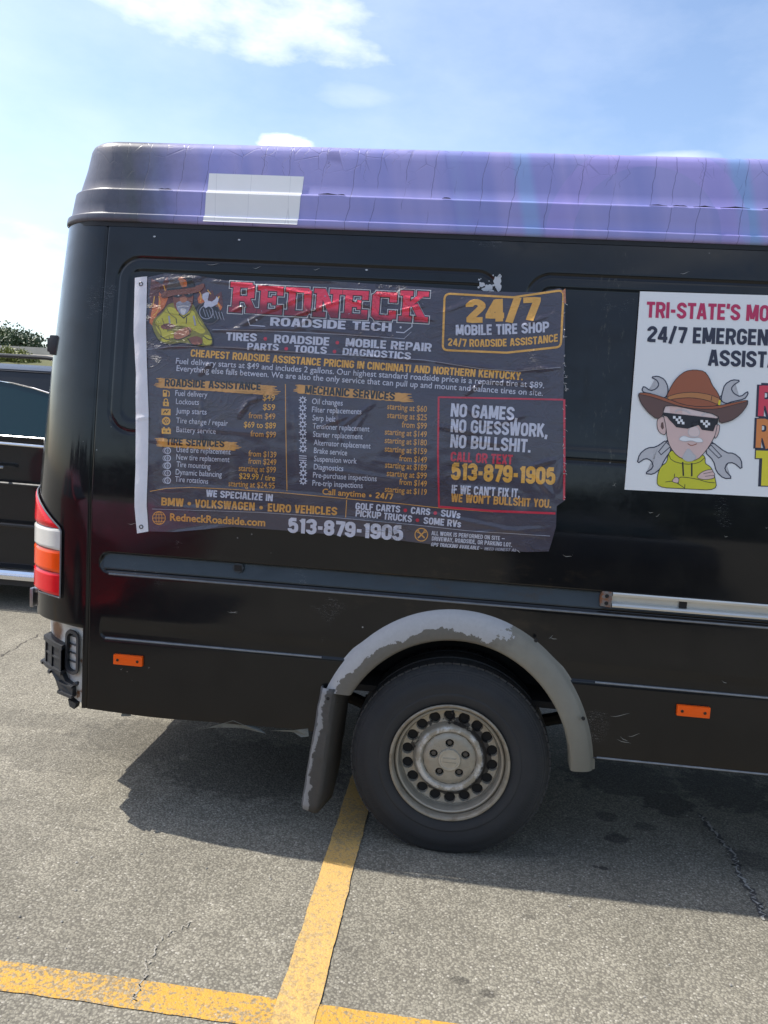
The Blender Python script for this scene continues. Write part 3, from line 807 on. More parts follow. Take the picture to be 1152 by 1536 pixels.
def underside():
    b = MB(); rows = []
    for y in (.004, .12, .30):
        row = []
        for k in range(33):
            th = R(158)-R(150)*k/32 if y > .2 else R(165)-R(160)*k/32
            row.append((.475*math.cos(th), y, .36+.525*math.sin(th)))
        rows.append(row)
    b.grid(rows, flip=True)
    P = [(.475*math.cos(R(158)-R(150)*k/32), .301, .36+.525*math.sin(R(158)-R(150)*k/32)) for k in range(33)]
    b.grid([[(p[0], .301, .60 if p[2] > .60 else p[2]) for p in P], P])
    b.build('wheel_well', DARK, van)
    b = MB()
    b.box((-1.60, .10, .575), (4.7, 1.83, .60)); b.box((-1.55, .42, .53), (4.6, .52, .58)); b.box((-1.55, 1.41, .53), (4.6, 1.51, .58))
    for x in (-1.50, -.75, .75, 1.6, 2.6, 3.6): b.box((x, .12, .52), (x+.07, 1.81, .578))
    b.build('floor_pan', DARK, van)
    b = MB(); b.tube([(0, .20, .362), (0, .5, .362), (0, .85, .362)], [.045, .05, .07], 14); b.tube([(0, .85, .362), (0, .965, .362), (0, 1.1, .362)], [.10, .15, .10], 16); b.tube([(0, 1.1, .362), (0, 1.75, .362)], .048, 14)
    b.build('rear_axle', DARK, van)
    for y in (.47, 1.46):
        b = MB(); b.tube([(-.70, y, .50), (-.35, y, .38), (0, y, .31), (.35, y, .38), (.70, y, .48)], .028, 8); b.build('leaf_spring', DARK, van)
    b = MB(); b.tube([(-.30, .36, .60), (-.30, .345, .54)], .034, 12); b.tube([(-.30, .345, .55), (-.285, .33, .515)], [.030, .022], 12); b.tube([(-.285, .33, .52), (-.27, .32, .36)], .011, 8)
    b.tube([(-.36, .34, .46), (-.25, .33, .47)], .018, 8)
    b.build('bump_stop', DARK, van)
    # inner sill and bent flange hanging under the rear flank
    b = MB(); rows = []
    for x in [-1.42+.02*k for k in range(48)]:
        s = .438+.012*noise.noise(Vector((x*2.3, 0, 0)))
        d = .020+.022*max(0, noise.noise(Vector((x*4.1, 1, 0)))); rows.append([(x, .012, s+.01), (x, .018, s-d*.5), (x, .05, s-d), (x, .14, s-.01), (x, .14, .60)])
    b.grid(rows)
    a = Mat('peeling_sill', rough=.7); n = a.noise(9, 7, .7); n2 = a.noise(40, 6, .7)
    col = a.mix(a.step(n, .46, .54), (.016, .015, .014), (.06, .052, .042)); col = a.mix(a.step(n, .60, .66), col, a.mix(n2, (.32, .35, .33), (.20, .13, .08))); a.set('Base Color', col)
    b.build('rear_sill', a.m, van)
    b = MB(); rows = []
    for x in [.48+.06*k for k in range(70)]: rows.append([(x, .004, .447), (x, -.003, .442), (x, .004, .436), (x, .05, .432), (x, .14, .44), (x, .14, .60)])
    b.grid(rows); b.build('side_sill', simple('sill_paint', (.03, .028, .026), .4, var=.4, coat=.3), van)
    # loose flakes hanging from the sill seam
    FLK = simple('flake_primer', (.13, .14, .13), .8, var=.6, scale=40)
    def flake(pts):
        b = MB(); b.face([(at_y(px, py, .01).x, .008+.01*math.sin(px), at_y(px, py, .01).z) for px, py in pts]); b.build('paint_flake', FLK, van, smooth=0)
    flake([(313, 1090), (350, 1079), (385, 1091), (400, 1099), (360, 1093), (330, 1091)])
    flake([(405, 1096), (445, 1093), (463, 1091), (464, 1103), (452, 1105), (440, 1098)])
    flake([(185, 1062), (192, 1060), (196, 1075), (182, 1074)])
    # rear step bumper stub, tow bar and lower door hinge seen at the tail
    b = MB()
    b.box((-1.752, .20, .825), (-1.70, .24, .845)); b.box((-1.757, .19, .765), (-1.742, .23, .845)); 
    b.build('lamp_bracket', simple('chrome_clip', (.35, .35, .36), .3, .8), van, bevel=.004)
    b = MB(); b.box((-1.66, .14, 1.79), (-1.615, .20, 1.865)); b.box((-1.675, .15, 1.80), (-1.65, .19, 1.855)); b.build('door_hinge', BLACKPL, van, bevel=.006)
underside()

# --- wheels
def tyre_mat():
    a = Mat('worn_tyre_rubber', (.02, .02, .021), .72, 0, .35)
    n = a.noise(9, 7, .6); n2 = a.noise(70, 5, .7)
    xyz = a.xyz(); r = a.math('SQRT', a.math('ADD', a.math('MULTIPLY', xyz[0], xyz[0]), a.math('MULTIPLY', xyz[2], xyz[2])))
    col = a.mix(n, (.017, .0185, .021), (.036, .037, .038))
    dust = a.math('MULTIPLY', a.step(r, .33, .372), a.step(n2, .35, .75)); col = a.mix(a.math('MULTIPLY', dust, .45), col, (.10, .095, .085))
    ring = a.math('MULTIPLY', a.step(a.math('ABSOLUTE', a.math('SUBTRACT', r, .255)), .03, .0), .25); col = a.mix(ring, col, (.045, .043, .041))
    a.set('Base Color', col); a.bump(a.math('ADD', n2, a.math('MULTIPLY', a.math('ADD', a.math('MULTIPLY', a.math('SINE', a.math('MULTIPLY', r, 700)), a.math('MULTIPLY', a.step(a.math('ABSOLUTE', a.math('SUBTRACT', r, .345)), .012, .006), 1.2)), a.math('MULTIPLY', a.math('SINE', a.math('MULTIPLY', a.math('ARCTAN2', xyz[2], xyz[0]), 190)), a.math('MULTIPLY', a.step(a.math('ABSOLUTE', a.math('SUBTRACT', r, .326)), .007, .004), .8))), 1.0)), .2, .002); return a.m
TYRE = tyre_mat()
def rim_mat():
    a = Mat('dirty_silver_steel', (.5, .48, .42), .42, .35)
    n = a.noise(22, 8, .7); n2 = a.noise(75, 6, .7); xyz = a.xyz()
    r = a.math('SQRT', a.math('ADD', a.math('MULTIPLY', xyz[0], xyz[0]), a.math('MULTIPLY', xyz[2], xyz[2])))
    col = a.mix(n, (.22, .195, .15), (.46, .42, .34))
    # black corrosion ring where the silver has lifted
    band = a.step(a.math('ABSOLUTE', a.math('SUBTRACT', r, a.math('ADD', .138, a.math('MULTIPLY', xyz[2], .03)))), .030, .008)
    side = a.math('MULTIPLY', a.step(xyz[0], -.03, .09), .11)
    pk = a.step(a.math('ADD', a.math('ADD', a.math('ADD', side, a.math('MULTIPLY', band, .34)), a.math('MULTIPLY', n, .55)), a.math('MULTIPLY', a.noise(7, 2, .5, loc=(1.3, 0, 4.1)), .5)), .875-.0, .905); col = a.mix(pk, col, a.mix(n2, (.015, .014, .013), (.05, .045, .04)))
    wh = a.math('MULTIPLY', a.step(a.math('ABSOLUTE', a.math('SUBTRACT', r, .116)), .016, .004), a.step(n, .45, .6)); col = a.mix(a.math('MULTIPLY', wh, .6), col, (.72, .72, .70))
    brown = a.math('MULTIPLY', a.step(r, .185, .215), a.step(n, .35, .7)); col = a.mix(a.math('MULTIPLY', brown, .85), col, (.17, .135, .09))
    sp = a.step(a.vor(90), .09, .06); col = a.mix(a.math('MULTIPLY', sp, .8), col, (.06, .04, .025))
    a.set('Base Color', col); a.set('Metallic', a.math('MULTIPLY', a.math('SUBTRACT', 1.0, pk), .35)); a.set('Roughness', a.math('ADD', .36, a.math('MULTIPLY', n2, .25)))
    a.bump(a.math('ADD', a.math('MULTIPLY', pk, -.6), a.math('MULTIPLY', n2, .2)), .3, .002); return a.m
RIM = rim_mat()
def make_wheel():
    root = bpy.data.objects.new('wheel', None); COL.objects.link(root); root.empty_display_size = .1
    b = MB()   # the outer face looks to -y; y = 0 is the tyre face
    prof = [(.214, .03), (.219, .012), (.226, .006), (.240, .001), (.256, -.003), (.262, -.0035), (.264, -.0015), (.290, -.004), (.316, -.002), (.320, .002), (.336, .006), (.350, .015), (.360, .023), (.3665, .033), (.3692, .045), (.3700, .06),
            (.3725, .085), (.366, .088), (.366, .098), (.3735, .10), (.374, .145), (.3735, .178), (.366, .18), (.366, .19), (.372, .193), (.369, .22), (.356, .246), (.33, .262), (.27, .268), (.225, .262), (.214, .24)]
    b.lathe(prof, 128)
    for i, (x, y, z) in enumerate(b.v):
        lim = -.3572
        if z < lim:
            k = (lim-z); b.v[i] = (x, y+(-.35*k if y < .1 else .35*k), lim-k*.12)
    for k in range(76):       # shoulder lugs
        a = 2*math.pi*k/76
        M = Matrix.Rotation(-a, 4, 'Y')
        if math.sin(a) < -.93: continue
        b.box((.350, .030, -.0130), (.3706, .075, .0130), 0, M)
        b.box((.360, .20, -.0125), (.3715, .24, .0125), 0, M)
    b.build('tyre', TYRE, root, smooth=50)
    b = MB()
    prof = [(.212, .035), (.2195, .010), (.2225, .003), (.2220, -.002), (.2185, -.004), (.2135, -.003), (.2095, .002), (.2075, .010), (.2065, .026), (.2050, .031), (.2035, .027), (.2010, .021), (.1965, .019), (.1925, .021), (.1905, .027), (.1895, .045), (.1880, .060), (.1850, .064), (.1800, .062)]
    b.lathe(prof, 96)
    b.lathe([(.188, .05), (.186, .16), (.20, .23)], 48)
    rim = b.build('rim', RIM, root, smooth=35)
    # pierced disc: dished ring with round ventilation holes, then the raised centre with lug holes
    def pierced(n, rc, rh, r0, r1, yfun, phase=0.0, seg=16):
        m = MB(); w = 2*math.pi/n
        for k in range(n):
            c = phase+k*w; cx, cz = rc*math.cos(c), rc*math.sin(c)
            inner, outer = [], []
            for s in range(seg):
                t = 2*math.pi*s/seg+c; inner.append((cx+rh*math.cos(t), cz+rh*math.sin(t)))
            per = []
            for s in range(seg):           # matching points on the border of this sector
                t = 2*math.pi*s/seg
                dx, dz = math.cos(t), math.sin(t); q = max(abs(dx), abs(dz)); dx /= q; dz /= q
                rr = (r0+r1)/2+(r1-r0)/2*dx; an = c+dz*w/2; per.append((rr*math.cos(an), rr*math.sin(an)))
            o = len(m.v)
            def P(x, z, dy=0): return (x, yfun(math.hypot(x, z))+dy, z)
            ring0 = [P(*q) for q in per]
            ring1 = [P(p[0]*.5+q[0]*.5, p[1]*.5+q[1]*.5) for p, q in zip(per, inner)]
            ring2 = [P(*q) for q in inner]
            icx = sum(q[0] for q in inner)/seg; icz = sum(q[1] for q in inner)/seg
            ring3 = [P(icx+(q[0]-icx)*.93, icz+(q[1]-icz)*.93, .004) for q in inner]; ring4 = [P(icx+(q[0]-icx)*.90, icz+(q[1]-icz)*.90, .014) for q in inner]
            m.grid([ring0, ring1, ring2, ring3, ring4], closed=True, flip=True)
        return m
    m = pierced(18, .1605, .0222, .139, .1800, lambda r: .058+.004*math.cos((r-.16)/.02*1.2), R(94))
    m.lathe([(.139, .0585), (.135, .054), (.130, .044), (.124, .036), (.117, .033), (.108, .034), (.103, .040), (.100, .046), (.0985, .047)][::-1] if False else [(.139, .0595), (.135, .054), (.130, .044), (.124, .036), (.117, .033), (.108, .034), (.103, .040), (.0995, .046)], 96)
    m2 = pierced(5, .062, .0165, .041, .0995, lambda r: .046-.010*sstep(.0995, .085, r)-.002*sstep(.07, .05, r), R(93))
    off = len(m.v); m.v += m2.v; m.f += [tuple(i+off for i in f) for f in m2.f]; m.mi += m2.mi
    m.build('wheel_disc', RIM, rim, smooth=35)
    b = MB(); b.lathe([(.043, .040), (.0425, .030), (.040, .0265), (.034, .026), (.033, .0275), (.014, .0265), (0.0001, .0265)], 48)
    b.box((-.022, .0245, -.006), (.022, .028, .006)); b.box((-.026, .025, .0085), (.026, .028, .0095)); b.box((-.026, .025, -.0095), (.026, .028, -.0085))
    b.build('hub_cap', simple('hub_cap_silver', (.42, .39, .32), .4, .4, var=.25, scale=30, bump=.1), rim, smooth=35)
    LUG = simple('lug_steel', (.10, .095, .09), .45, .7)
    for k in range(5):
        b = MB(); a = R(93)+2*math.pi*k/5; c = (.062*math.cos(a), 0, .062*math.sin(a)); b.lathe([(.0135, .06), (.0125, .046), (.009, .042), (.0001, .0415)], 6, c=c); b.build('lug_nut', LUG, rim, smooth=30)
    b = MB(); b.lathe([(.0001, .075), (.185, .075)], 48); b.build('brake_drum', DARK, root)
    b = MB(); b.tube([(0.003, .034, .198), (-.002, .010, .187)], .0042, 8); b.build('valve_stem', RUBBER, rim)
    return root
w0 = make_wheel(); w0.parent = van; w0.location = (0, .006, .362); w0.scale = (1.012, 1, 1.012); w0['label'] = 'dirty silver steel rear wheel with round holes and a black tyre'
for loc, rz in (((4.02, .030, .362), 0), ((0, 1.90, .362), math.pi), ((4.02, 1.90, .362), math.pi)):
    c = copy_tree(w0, van); c.location = loc; c.rotation_euler = (0, 0, rz); c.pop('label', None)

# ================================================================== PRINTED SHEETS
_fc = bpy.data.curves.new('lettering_font', 'FONT'); _fo = bpy.data.objects.new('lettering_font', _fc); COL.objects.link(_fo)
_fc.resolution_u = 3; _fc.fill_mode = 'FRONT' if 'FRONT' in [e.identifier for e in _fc.bl_rna.properties['fill_mode'].enum_items] else 'BOTH'
_fc.dimensions = '2D'
def glyphs(s, bold):
    """2-D outline triangles of a string: verts, faces."""
    _fc.body = s; _fc.offset = bold; bpy.context.view_layer.update()
    dg = bpy.context.evaluated_depsgraph_get(); me = bpy.data.meshes.new_from_object(_fo.evaluated_get(dg))
    v = [(p.co.x, p.co.y) for p in me.vertices]; f = [tuple(p.vertices) for p in me.polygons]
    bpy.data.meshes.remove(me); return v, f
CAPH = None
# block lettering: centre lines in a 10-high cell, drawn with one stroke width
_O = [[(1,2.2),(1,7.8),(2.2,9),(3.8,9),(5,7.8),(5,2.2),(3.8,1),(2.2,1),(1,2.2)]]
_S = [[(5,7.0),(5,7.9),(3.8,9),(2.2,9),(1,7.9),(1,6.6),(1.8,5.7),(4.2,4.4),(5,3.4),(5,2.1),(3.8,1),(2.2,1),(1,2.1),(1,3.0)]]
_P = [[(1,0),(1,10)],[(1,9),(3.7,9),(5,8),(5,5.5),(3.7,4.5),(1,4.5)]]
BLOCK = {
 'A': (6.2,[[(.9,0),(2.75,10)],[(5.3,0),(3.45,10)],[(1.7,2.9),(4.5,2.9)]]), 'B': (6,[[(1,0),(1,10)],[(1,9),(3.6,9),(4.9,8.2),(4.9,6.3),(3.8,5.2),(1,5.2)],[(3.8,5.2),(5,4.2),(5,1.9),(3.7,1),(1,1)]]),
 'C': (6,[[(5,6.8),(5,7.8),(3.8,9),(2.2,9),(1,7.8),(1,2.2),(2.2,1),(3.8,1),(5,2.2),(5,3.2)]]), 'D': (6,[[(1,0),(1,10)],[(1,9),(3.5,9),(5,7.8),(5,2.2),(3.5,1),(1,1)]]),
 'E': (5.1,[[(1,0),(1,10)],[(1,9),(4.8,9)],[(1,5.1),(4.4,5.1)],[(1,1),(4.8,1)]]), 'F': (5,[[(1,0),(1,10)],[(1,9),(4.8,9)],[(1,4.9),(4.3,4.9)]]),
 'G': (6,[[(5,7.0),(5,7.8),(3.8,9),(2.2,9),(1,7.8),(1,2.2),(2.2,1),(3.8,1),(5,2.2),(5,4.7),(3,4.7)]]), 'H': (6,[[(1,0),(1,10)],[(5,0),(5,10)],[(1,5.1),(5,5.1)]]), 'I': (2,[[(1,0),(1,10)]]),
 'J': (5,[[(4,10),(4,2.2),(3,1),(1.8,1),(.8,2.2),(.8,3.4)]]), 'K': (5.9,[[(1,0),(1,10)],[(1.5,4.2),(4.9,10)],[(2.4,5.8),(5.1,0)]]), 'L': (4.8,[[(1,0),(1,10)],[(1,1),(4.6,1)]]),
 'M': (7.6,[[(1,0),(1,10)],[(6.6,0),(6.6,10)],[(1.5,10),(3.6,1.2)],[(6.1,10),(4.0,1.2)]]), 'N': (6.2,[[(1,0),(1,10)],[(5.2,0),(5.2,10)],[(1.3,9.8),(4.9,.2)]]), 'O': (6,_O), 'P': (5.8,_P), 'R': (6,_P+[[(3.3,4.5),(5.1,0)]]),
 'S': (6,_S), 's': (4.4,[[(x*.72,y*.72) for x, y in _S[0]]]), 'T': (5.4,[[(.1,9),(5.3,9)],[(2.7,9),(2.7,0)]]), 'U': (6,[[(1,10),(1,2.2),(2.2,1),(3.8,1),(5,2.2),(5,10)]]), 'V': (5.8,[[(.9,10),(2.6,0)],[(4.9,10),(3.2,0)]]),
 'W': (8.4,[[(.9,10),(2.1,0)],[(4.0,10),(2.6,0)],[(4.4,10),(5.8,0)],[(7.5,10),(6.3,0)]]), 'X': (5.8,[[(.9,10),(4.9,0)],[(4.9,10),(.9,0)]]), 'Y': (5.6,[[(.8,10),(2.8,4.4)],[(4.8,10),(2.8,4.4)],[(2.8,5),(2.8,0)]]), 'Z': (5.4,[[(.6,9),(4.6,9),(.8,1),(4.8,1)]]),
 '0': (6,_O), '1': (4.0,[[(2.6,0),(2.6,10)],[(2.6,8.9),(.8,7.7)]]), '2': (6,[[(1,7.0),(1,7.8),(2.2,9),(3.8,9),(5,7.8),(5,6.5),(1.2,2.0),(1.2,1),(5.2,1)]]),
 '3': (6,[[(1,7.3),(1,8),(2.2,9),(3.8,9),(5,8),(5,6.3),(3.9,5.2),(2.4,5.2)],[(3.9,5.2),(5,4.1),(5,2.1),(3.8,1),(2.2,1),(1,2.1),(1,2.8)]]), '4': (6,[[(4.1,0),(4.1,10)],[(3.6,9.4),(.9,3.2),(.9,2.6),(5.7,2.6)]]),
 '5': (6,[[(4.9,9),(1.4,9),(1.2,5.2),(2.4,6.1),(3.8,6.1),(5,5),(5,2.1),(3.8,1),(2.2,1),(1,2.1),(1,2.9)]]), '6': (6,[[(5,7.2),(5,7.9),(3.8,9),(2.2,9),(1,7.9),(1,2.1),(2.2,1),(3.8,1),(5,2.1),(5,4.6),(3.8,5.7),(1.3,5.3)]]),
 '7': (5.6,[[(.5,9),(4.9,9),(4.9,8.4),(2.4,0)]]), '8': (6,[[(2.1,5.2),(1.1,6.2),(1.1,8),(2.2,9),(3.8,9),(4.9,8),(4.9,6.2),(3.9,5.2),(2.1,5.2),(1,4.1),(1,2.1),(2.2,1),(3.8,1),(5,2.1),(5,4.1),(3.9,5.2)]]),
 '9': (6,[[(1,2.8),(1,2.1),(2.2,1),(3.8,1),(5,2.1),(5,7.9),(3.8,9),(2.2,9),(1,7.9),(1,5.4),(2.2,4.3),(4.7,4.7)]]),
 '-': (3.6,[[(.4,4.5),(3.2,4.5)]]), '\u2014': (7.4,[[(.4,4.5),(7,4.5)]]), '/': (4.4,[[(.7,-.6),(3.7,10.4)]]), '.': (2.2,[[(1.1,0),(1.1,1.9)]]), ',': (2.2,[[(1.3,1.9),(.7,-1.4)]]), "'": (2,[[(1.1,10.2),(.8,7.0)]]), ' ': (2.6,[])}
class Print:
    """Ink laid on a sheet: shapes are collected in sheet metres (X, Z), cut fine, and laid on surf(x, z, lift)."""
    def __init__(s, surf, off, step): s.surf = surf; s.off = off; s.step = step; s.V = []; s.F = []; s.MI = []; s.mats = []
    def idx(s, m):
        if m not in s.mats: s.mats.append(m)
        return s.mats.index(m)
    def add(s, v, f, mat, layer):
        bm = bmesh.new(); vs = [bm.verts.new((x, 0, z)) for x, z in v]
        for q in f:
            try: bm.faces.new([vs[i] for i in q])
            except ValueError: pass
        bmesh.ops.triangulate(bm, faces=bm.faces)
        for _ in range(7):
            es = [e for e in bm.edges if e.calc_length() > s.step]
            if not es: break
            bmesh.ops.subdivide_edges(bm, edges=es, cuts=1); 
            bmesh.ops.triangulate(bm, faces=[q for q in bm.faces if len(q.verts) > 3])
        bm.normal_update()
        o = len(s.V); mi = s.idx(mat); bm.verts.index_update()
        for q in bm.verts: s.V.append(s.surf(q.co.x, q.co.z, layer))
        for q in bm.faces:
            ii = [o+w.index for w in q.verts]
            if q.normal.y > 0: ii.reverse()
            s.F.append(tuple(ii)); s.MI.append(mi)
        bm.free()
    def P(s, p): return side_xz(p[0], p[1], s.off)
    def soft(s, pts, mat, layer=1, it=2):
        P = [Vector(p) for p in pts]
        for _ in range(it):
            Q = []
            for a, b in zip(P, P[1:]+P[:1]): Q += [a*.76+b*.24, a*.24+b*.76]
            P = Q
        s.poly([tuple(p) for p in P], mat, layer)
    def poly(s, pts, mat, layer=1):
        v = [s.P(p) for p in pts]; s.add(v, [tuple(range(len(v)))], mat, layer)
    def ellipse(s, cx, cy, rx, ry, mat, layer=1, n=24, rot=0):
        c, k = math.cos(rot), math.sin(rot)
        s.poly([(cx+rx*math.cos(t)*c-ry*math.sin(t)*k, cy+rx*math.cos(t)*k+ry*math.sin(t)*c) for t in [2*math.pi*i/n for i in range(n)]], mat, layer)
    def stroke(s, pts, w, mat, layer=1, closed=False, smooth=0):
        P = [Vector(s.P(p)) for p in pts]; w = w/405
        for _ in range(smooth):     # corner cutting
            Q = [] if closed else [P[0]]
            for a, b in zip(P, P[1:]+(P[:1] if closed else [])): Q += [a*.75+b*.25, a*.25+b*.75]
            if not closed: Q.append(P[-1])
            P = Q
        n = len(P); v = []; f = []
        for i in range(n):
            a = P[i-1] if (i or closed) else P[i]; b = P[(i+1) % n] if (i < n-1 or closed) else P[i]
            d1 = (P[i]-a); d2 = (b-P[i])
            if d1.length < 1e-9: d1 = d2
            if d2.length < 1e-9: d2 = d1
            d1.normalize(); d2.normalize(); t = (d1+d2)
            if t.length < 1e-6: t = d1
            t.normalize(); nn = Vector((-t.y, t.x)); k = 1/max(.5, nn.dot(Vector((-d1.y, d1.x))))
            v += [tuple(P[i]+nn*w/2*k), tuple(P[i]-nn*w/2*k)]
        m = n if closed else n-1
        for i in range(m):
            j = (i+1) % n; f.append((2*i, 2*i+1, 2*j+1, 2*j))
        s.add(v, f, mat, layer)
    def ring(s, cx, cy, r, w, mat, layer=1, n=28): s.stroke([(cx+r*math.cos(2*math.pi*i/n), cy+r*math.sin(2*math.pi*i/n)) for i in range(n)], w, mat, layer, True)
    def text(s, body, p0, p1, h, mat, layer=2, bold=.02, slant=0.0, sag=0.0, block=None, weight=.20):
        """p0-p1: ends of the base line as seen in the photo, h: cap height there; sag bends the line."""
        global CAPH
        if block is None: block = body.upper() == body or body in ('SUVs', 'SOME RVs')
        if block and all(ch in BLOCK for ch in body):
            A, B = Vector(s.P(p0)), Vector(s.P(p1)); d = B-A; up = Vector((-d.y, d.x)).normalized(); hh = h/405.0/10; wid = sum(BLOCK[c][0]+.55 for c in body)-.55; tw = weight*10
            cur = 0.0; k = 0
            for c in body:
                w_, strokes = BLOCK[c]
                for st in strokes:
                    P = [Vector(q) for q in st]
                    if len(P) > 3:
                        Q = [P[0]]
                        for a_, b_ in zip(P, P[1:]): Q += [a_*.8+b_*.2, a_*.2+b_*.8]
                        Q.append(P[-1]); cl = (P[0]-P[-1]).length < 1e-6
                        P = Q[1:-1] if cl else Q
                    else: cl = False
                    n = len(P); v = []; f = []
                    for i in range(n):
                        a_ = P[i-1] if (i or cl) else P[i]; b_ = P[(i+1) % n] if (i < n-1 or cl) else P[i]
                        d1, d2 = P[i]-a_, b_-P[i]
                        if d1.length < 1e-6: d1 = d2
                        if d2.length < 1e-6: d2 = d1
                        d1 = d1.normalized(); d2 = d2.normalized(); t_ = (d1+d2).normalized(); nn = Vector((-t_.y, t_.x)); m_ = 1/max(.6, nn.dot(Vector((-d1.y, d1.x))))
                        v += [P[i]+nn*tw/2*m_, P[i]-nn*tw/2*m_]
                    for i in range(n if cl else n-1): j = (i+1) % n; f.append((2*i, 2*i+1, 2*j+1, 2*j))
                    out = []
                    for q in v:
                        t = (cur+q.x)/wid; g = A+d*t+up*(q.y*hh)-up*(sag/405*4*t*(1-t))+d.normalized()*(q.y*hh*slant); out.append((g.x, g.y))
                    s.add(out, f, mat, layer+.06*k); k = (k+1) % 5
                cur += w_+.55
            return
        if CAPH is None:
            v, _ = glyphs('H', 0); CAPH = max(q[1] for q in v)
        v, f = glyphs(body, bold)
        if not v: return
        x0 = min(q[0] for q in v); x1 = max(q[0] for q in v)
        A, B = Vector(s.P(p0)), Vector(s.P(p1)); d = (B-A); up = Vector((-d.y, d.x)).normalized(); hh = h/405.0/(CAPH+2*bold)
        out = []
        for gx, gy in v:
            t = (gx-x0)/(x1-x0); q = A+d*t+up*((gy+bold)*hh)+up*(-sag/405*4*t*(1-t))+d.normalized()*(gy*hh*slant); out.append((q.x, q.y))
        s.add(out, f, mat, layer)
    def build(s, name, parent):
        b = MB(); b.v = s.V; b.f = s.F; b.mi = s.MI; return b.build(name, s.mats, parent, smooth=180)

# ---------------------------------------------------------------- cloth banner
BOFF = -.018
CREASES = []
def crease(p, q, amp, sig=.006):
    CREASES.append((Vector(side_xz(*p, BOFF)), Vector(side_xz(*q, BOFF)), amp, sig))
for args in (((224, 424), (330, 412), .003), ((330, 412), (520, 424), .0025), ((228, 432), (300, 419), .003), ((300, 419), (420, 432), .002), ((319, 495), (455, 492), .003), ((455, 492), (585, 506), .002),
             ((355, 492), (395, 470), .004, .008), ((395, 470), (470, 438), .003), ((470, 470), (440, 496), .003), ((300, 560), (318, 542), .004, .007), ((230, 521), (300, 517), .0022), ((300, 517), (470, 528), .002), ((520, 531), (655, 542), .0015), ((655, 542), (765, 556), .0025), ((765, 556), (842, 551), .0025),
             ((360, 622), (372, 602), .006, .008), ((372, 602), (392, 596), .004, .007), ((505, 600), (512, 660), .0035), ((512, 640), (560, 605), .002), ((545, 622), (530, 650), .003), ((700, 590), (725, 572), .004), ((725, 572), (790, 575), .003), ((760, 560), (810, 590), .002),
             ((660, 640), (720, 650), .002), ((700, 660), (770, 668), .003), ((795, 700), (830, 690), .003), ((835, 735), (845, 690), .004, .008), ((800, 710), (828, 742), .003), ((640, 770), (820, 806), .002), ((350, 440), (400, 428), .003, .005), ((400, 428), (480, 446), .0035, .005), ((430, 478), (520, 448), .0035, .005), ((455, 452), (470, 486), .003, .005), ((520, 448), (560, 462), .003, .005), ((575, 470), (640, 458), .003, .005), ((350, 466), (372, 456), .003, .005), ((600, 440), (625, 478), .002, .005), ((480, 560), (486, 640), .002), ((560, 560), (556, 610), .0018), ((480, 640), (520, 625), .003), ((730, 640), (790, 622), .002), ((700, 612), (735, 640), .0015), ((690, 730), (780, 740), .0015), ((240, 600), (250, 690), .0015), ((700, 800), (822, 792), .002),
             ((235, 735), (300, 731), .0015), ((300, 731), (520, 747), .0015), ((232, 760), (420, 768), .0012), ((420, 768), (640, 790), .0012), ((204, 628), (224, 626), .002), ((224, 660), (300, 668), .0015), ((260, 640), (410, 652), .0012), ((660, 470), (720, 448), .0015), ((780, 490), (830, 470), .002), ((560, 440), (640, 452), .002), ((600, 470), (655, 480), .0016),
             ((440, 610), (450, 720), .0015), ((430, 575), (434, 640), .001), ((560, 690), (640, 700), .001), ((470, 700), (600, 720), .001), ((300, 580), (306, 680), .002), ((250, 800), (350, 788), .002)): crease(*args)
def wr(x, z):
    v = .0028*noise.noise(Vector((x*3.1, z*4.5, 2.2)))+.0016*noise.noise(Vector((x*8+z*3, z*11, 7.1)))+.0005*noise.noise(Vector((x*26, z*30, 3.3)))
    p = Vector((x, z))
    for a, b, amp, sig in CREASES:
        d = b-a; L = d.length; t = (p-a).dot(d)/(L*L)
        if t < -.3 or t > 1.3: continue
        tt = min(1, max(0, t)); q = a+d*tt; r = (p-q).length
        if r > 4*sig: continue
        v += amp*1.7*math.exp(-(r/sig)**2)*math.sin(math.pi*min(.95, max(.05, tt)))**.6
    return v
def bsurf(x, z, layer): return (x, inset(z)+BOFF-wr(x, z)-.0006*layer, z)
def banner_mat(name, c, rough=.42, clothy=.5, grad=None):
    a = Mat(name, c, rough, 0, .4, .9, .12)
    n = a.noise(18, 6, .6); c2 = tuple(v*1.18+.002 for v in c); col = a.mix(n, tuple(v*.82 for v in c), c2)
    if grad:
        f = a.step(a.math('ADD', a.math('ADD', a.xyz()[2], a.math('MULTIPLY', a.math('ADD', a.xyz()[0], .575), .053)), a.math('MULTIPLY', n, .04)), grad[0], grad[1]); col = a.mix(f, a.mix(n, grad[2], tuple(v*1.2 for v in grad[2])), col)
    a.set('Base Color', col)
    r1 = a.noise(7, 5, .6, (1, 1, 1.8), dist=1.2); r2 = a.noise(19, 4, .55, (1, 1, 1.6), dist=.8)
    ridge = a.math('SUBTRACT', 1.0, a.math('MULTIPLY', a.math('ABSOLUTE', a.math('SUBTRACT', r1, .5)), 14.0), True)
    ridge2 = a.math('SUBTRACT', 1.0, a.math('MULTIPLY', a.math('ABSOLUTE', a.math('SUBTRACT', r2, .5)), 9.0), True)
    msk = a.step(a.noise(3.5, 3, .5, loc=(5, 0, 2)), .45, .65)
    a.bump(a.math('ADD', a.math('MULTIPLY', a.math('MULTIPLY', ridge, ridge), a.math('MULTIPLY', msk, .8)), a.math('ADD', a.math('MULTIPLY', ridge2, .15), a.math('MULTIPLY', r2, .7))), .75, .007)
    return a.m
B_SHEET = banner_mat('banner_cloth_slate', (.050, .042, .062), .40)
B_WHITE = banner_mat('ink_pale_grey', (.52, .52, .60))
B_DIM = banner_mat('ink_dim_grey', (.30, .30, .36))
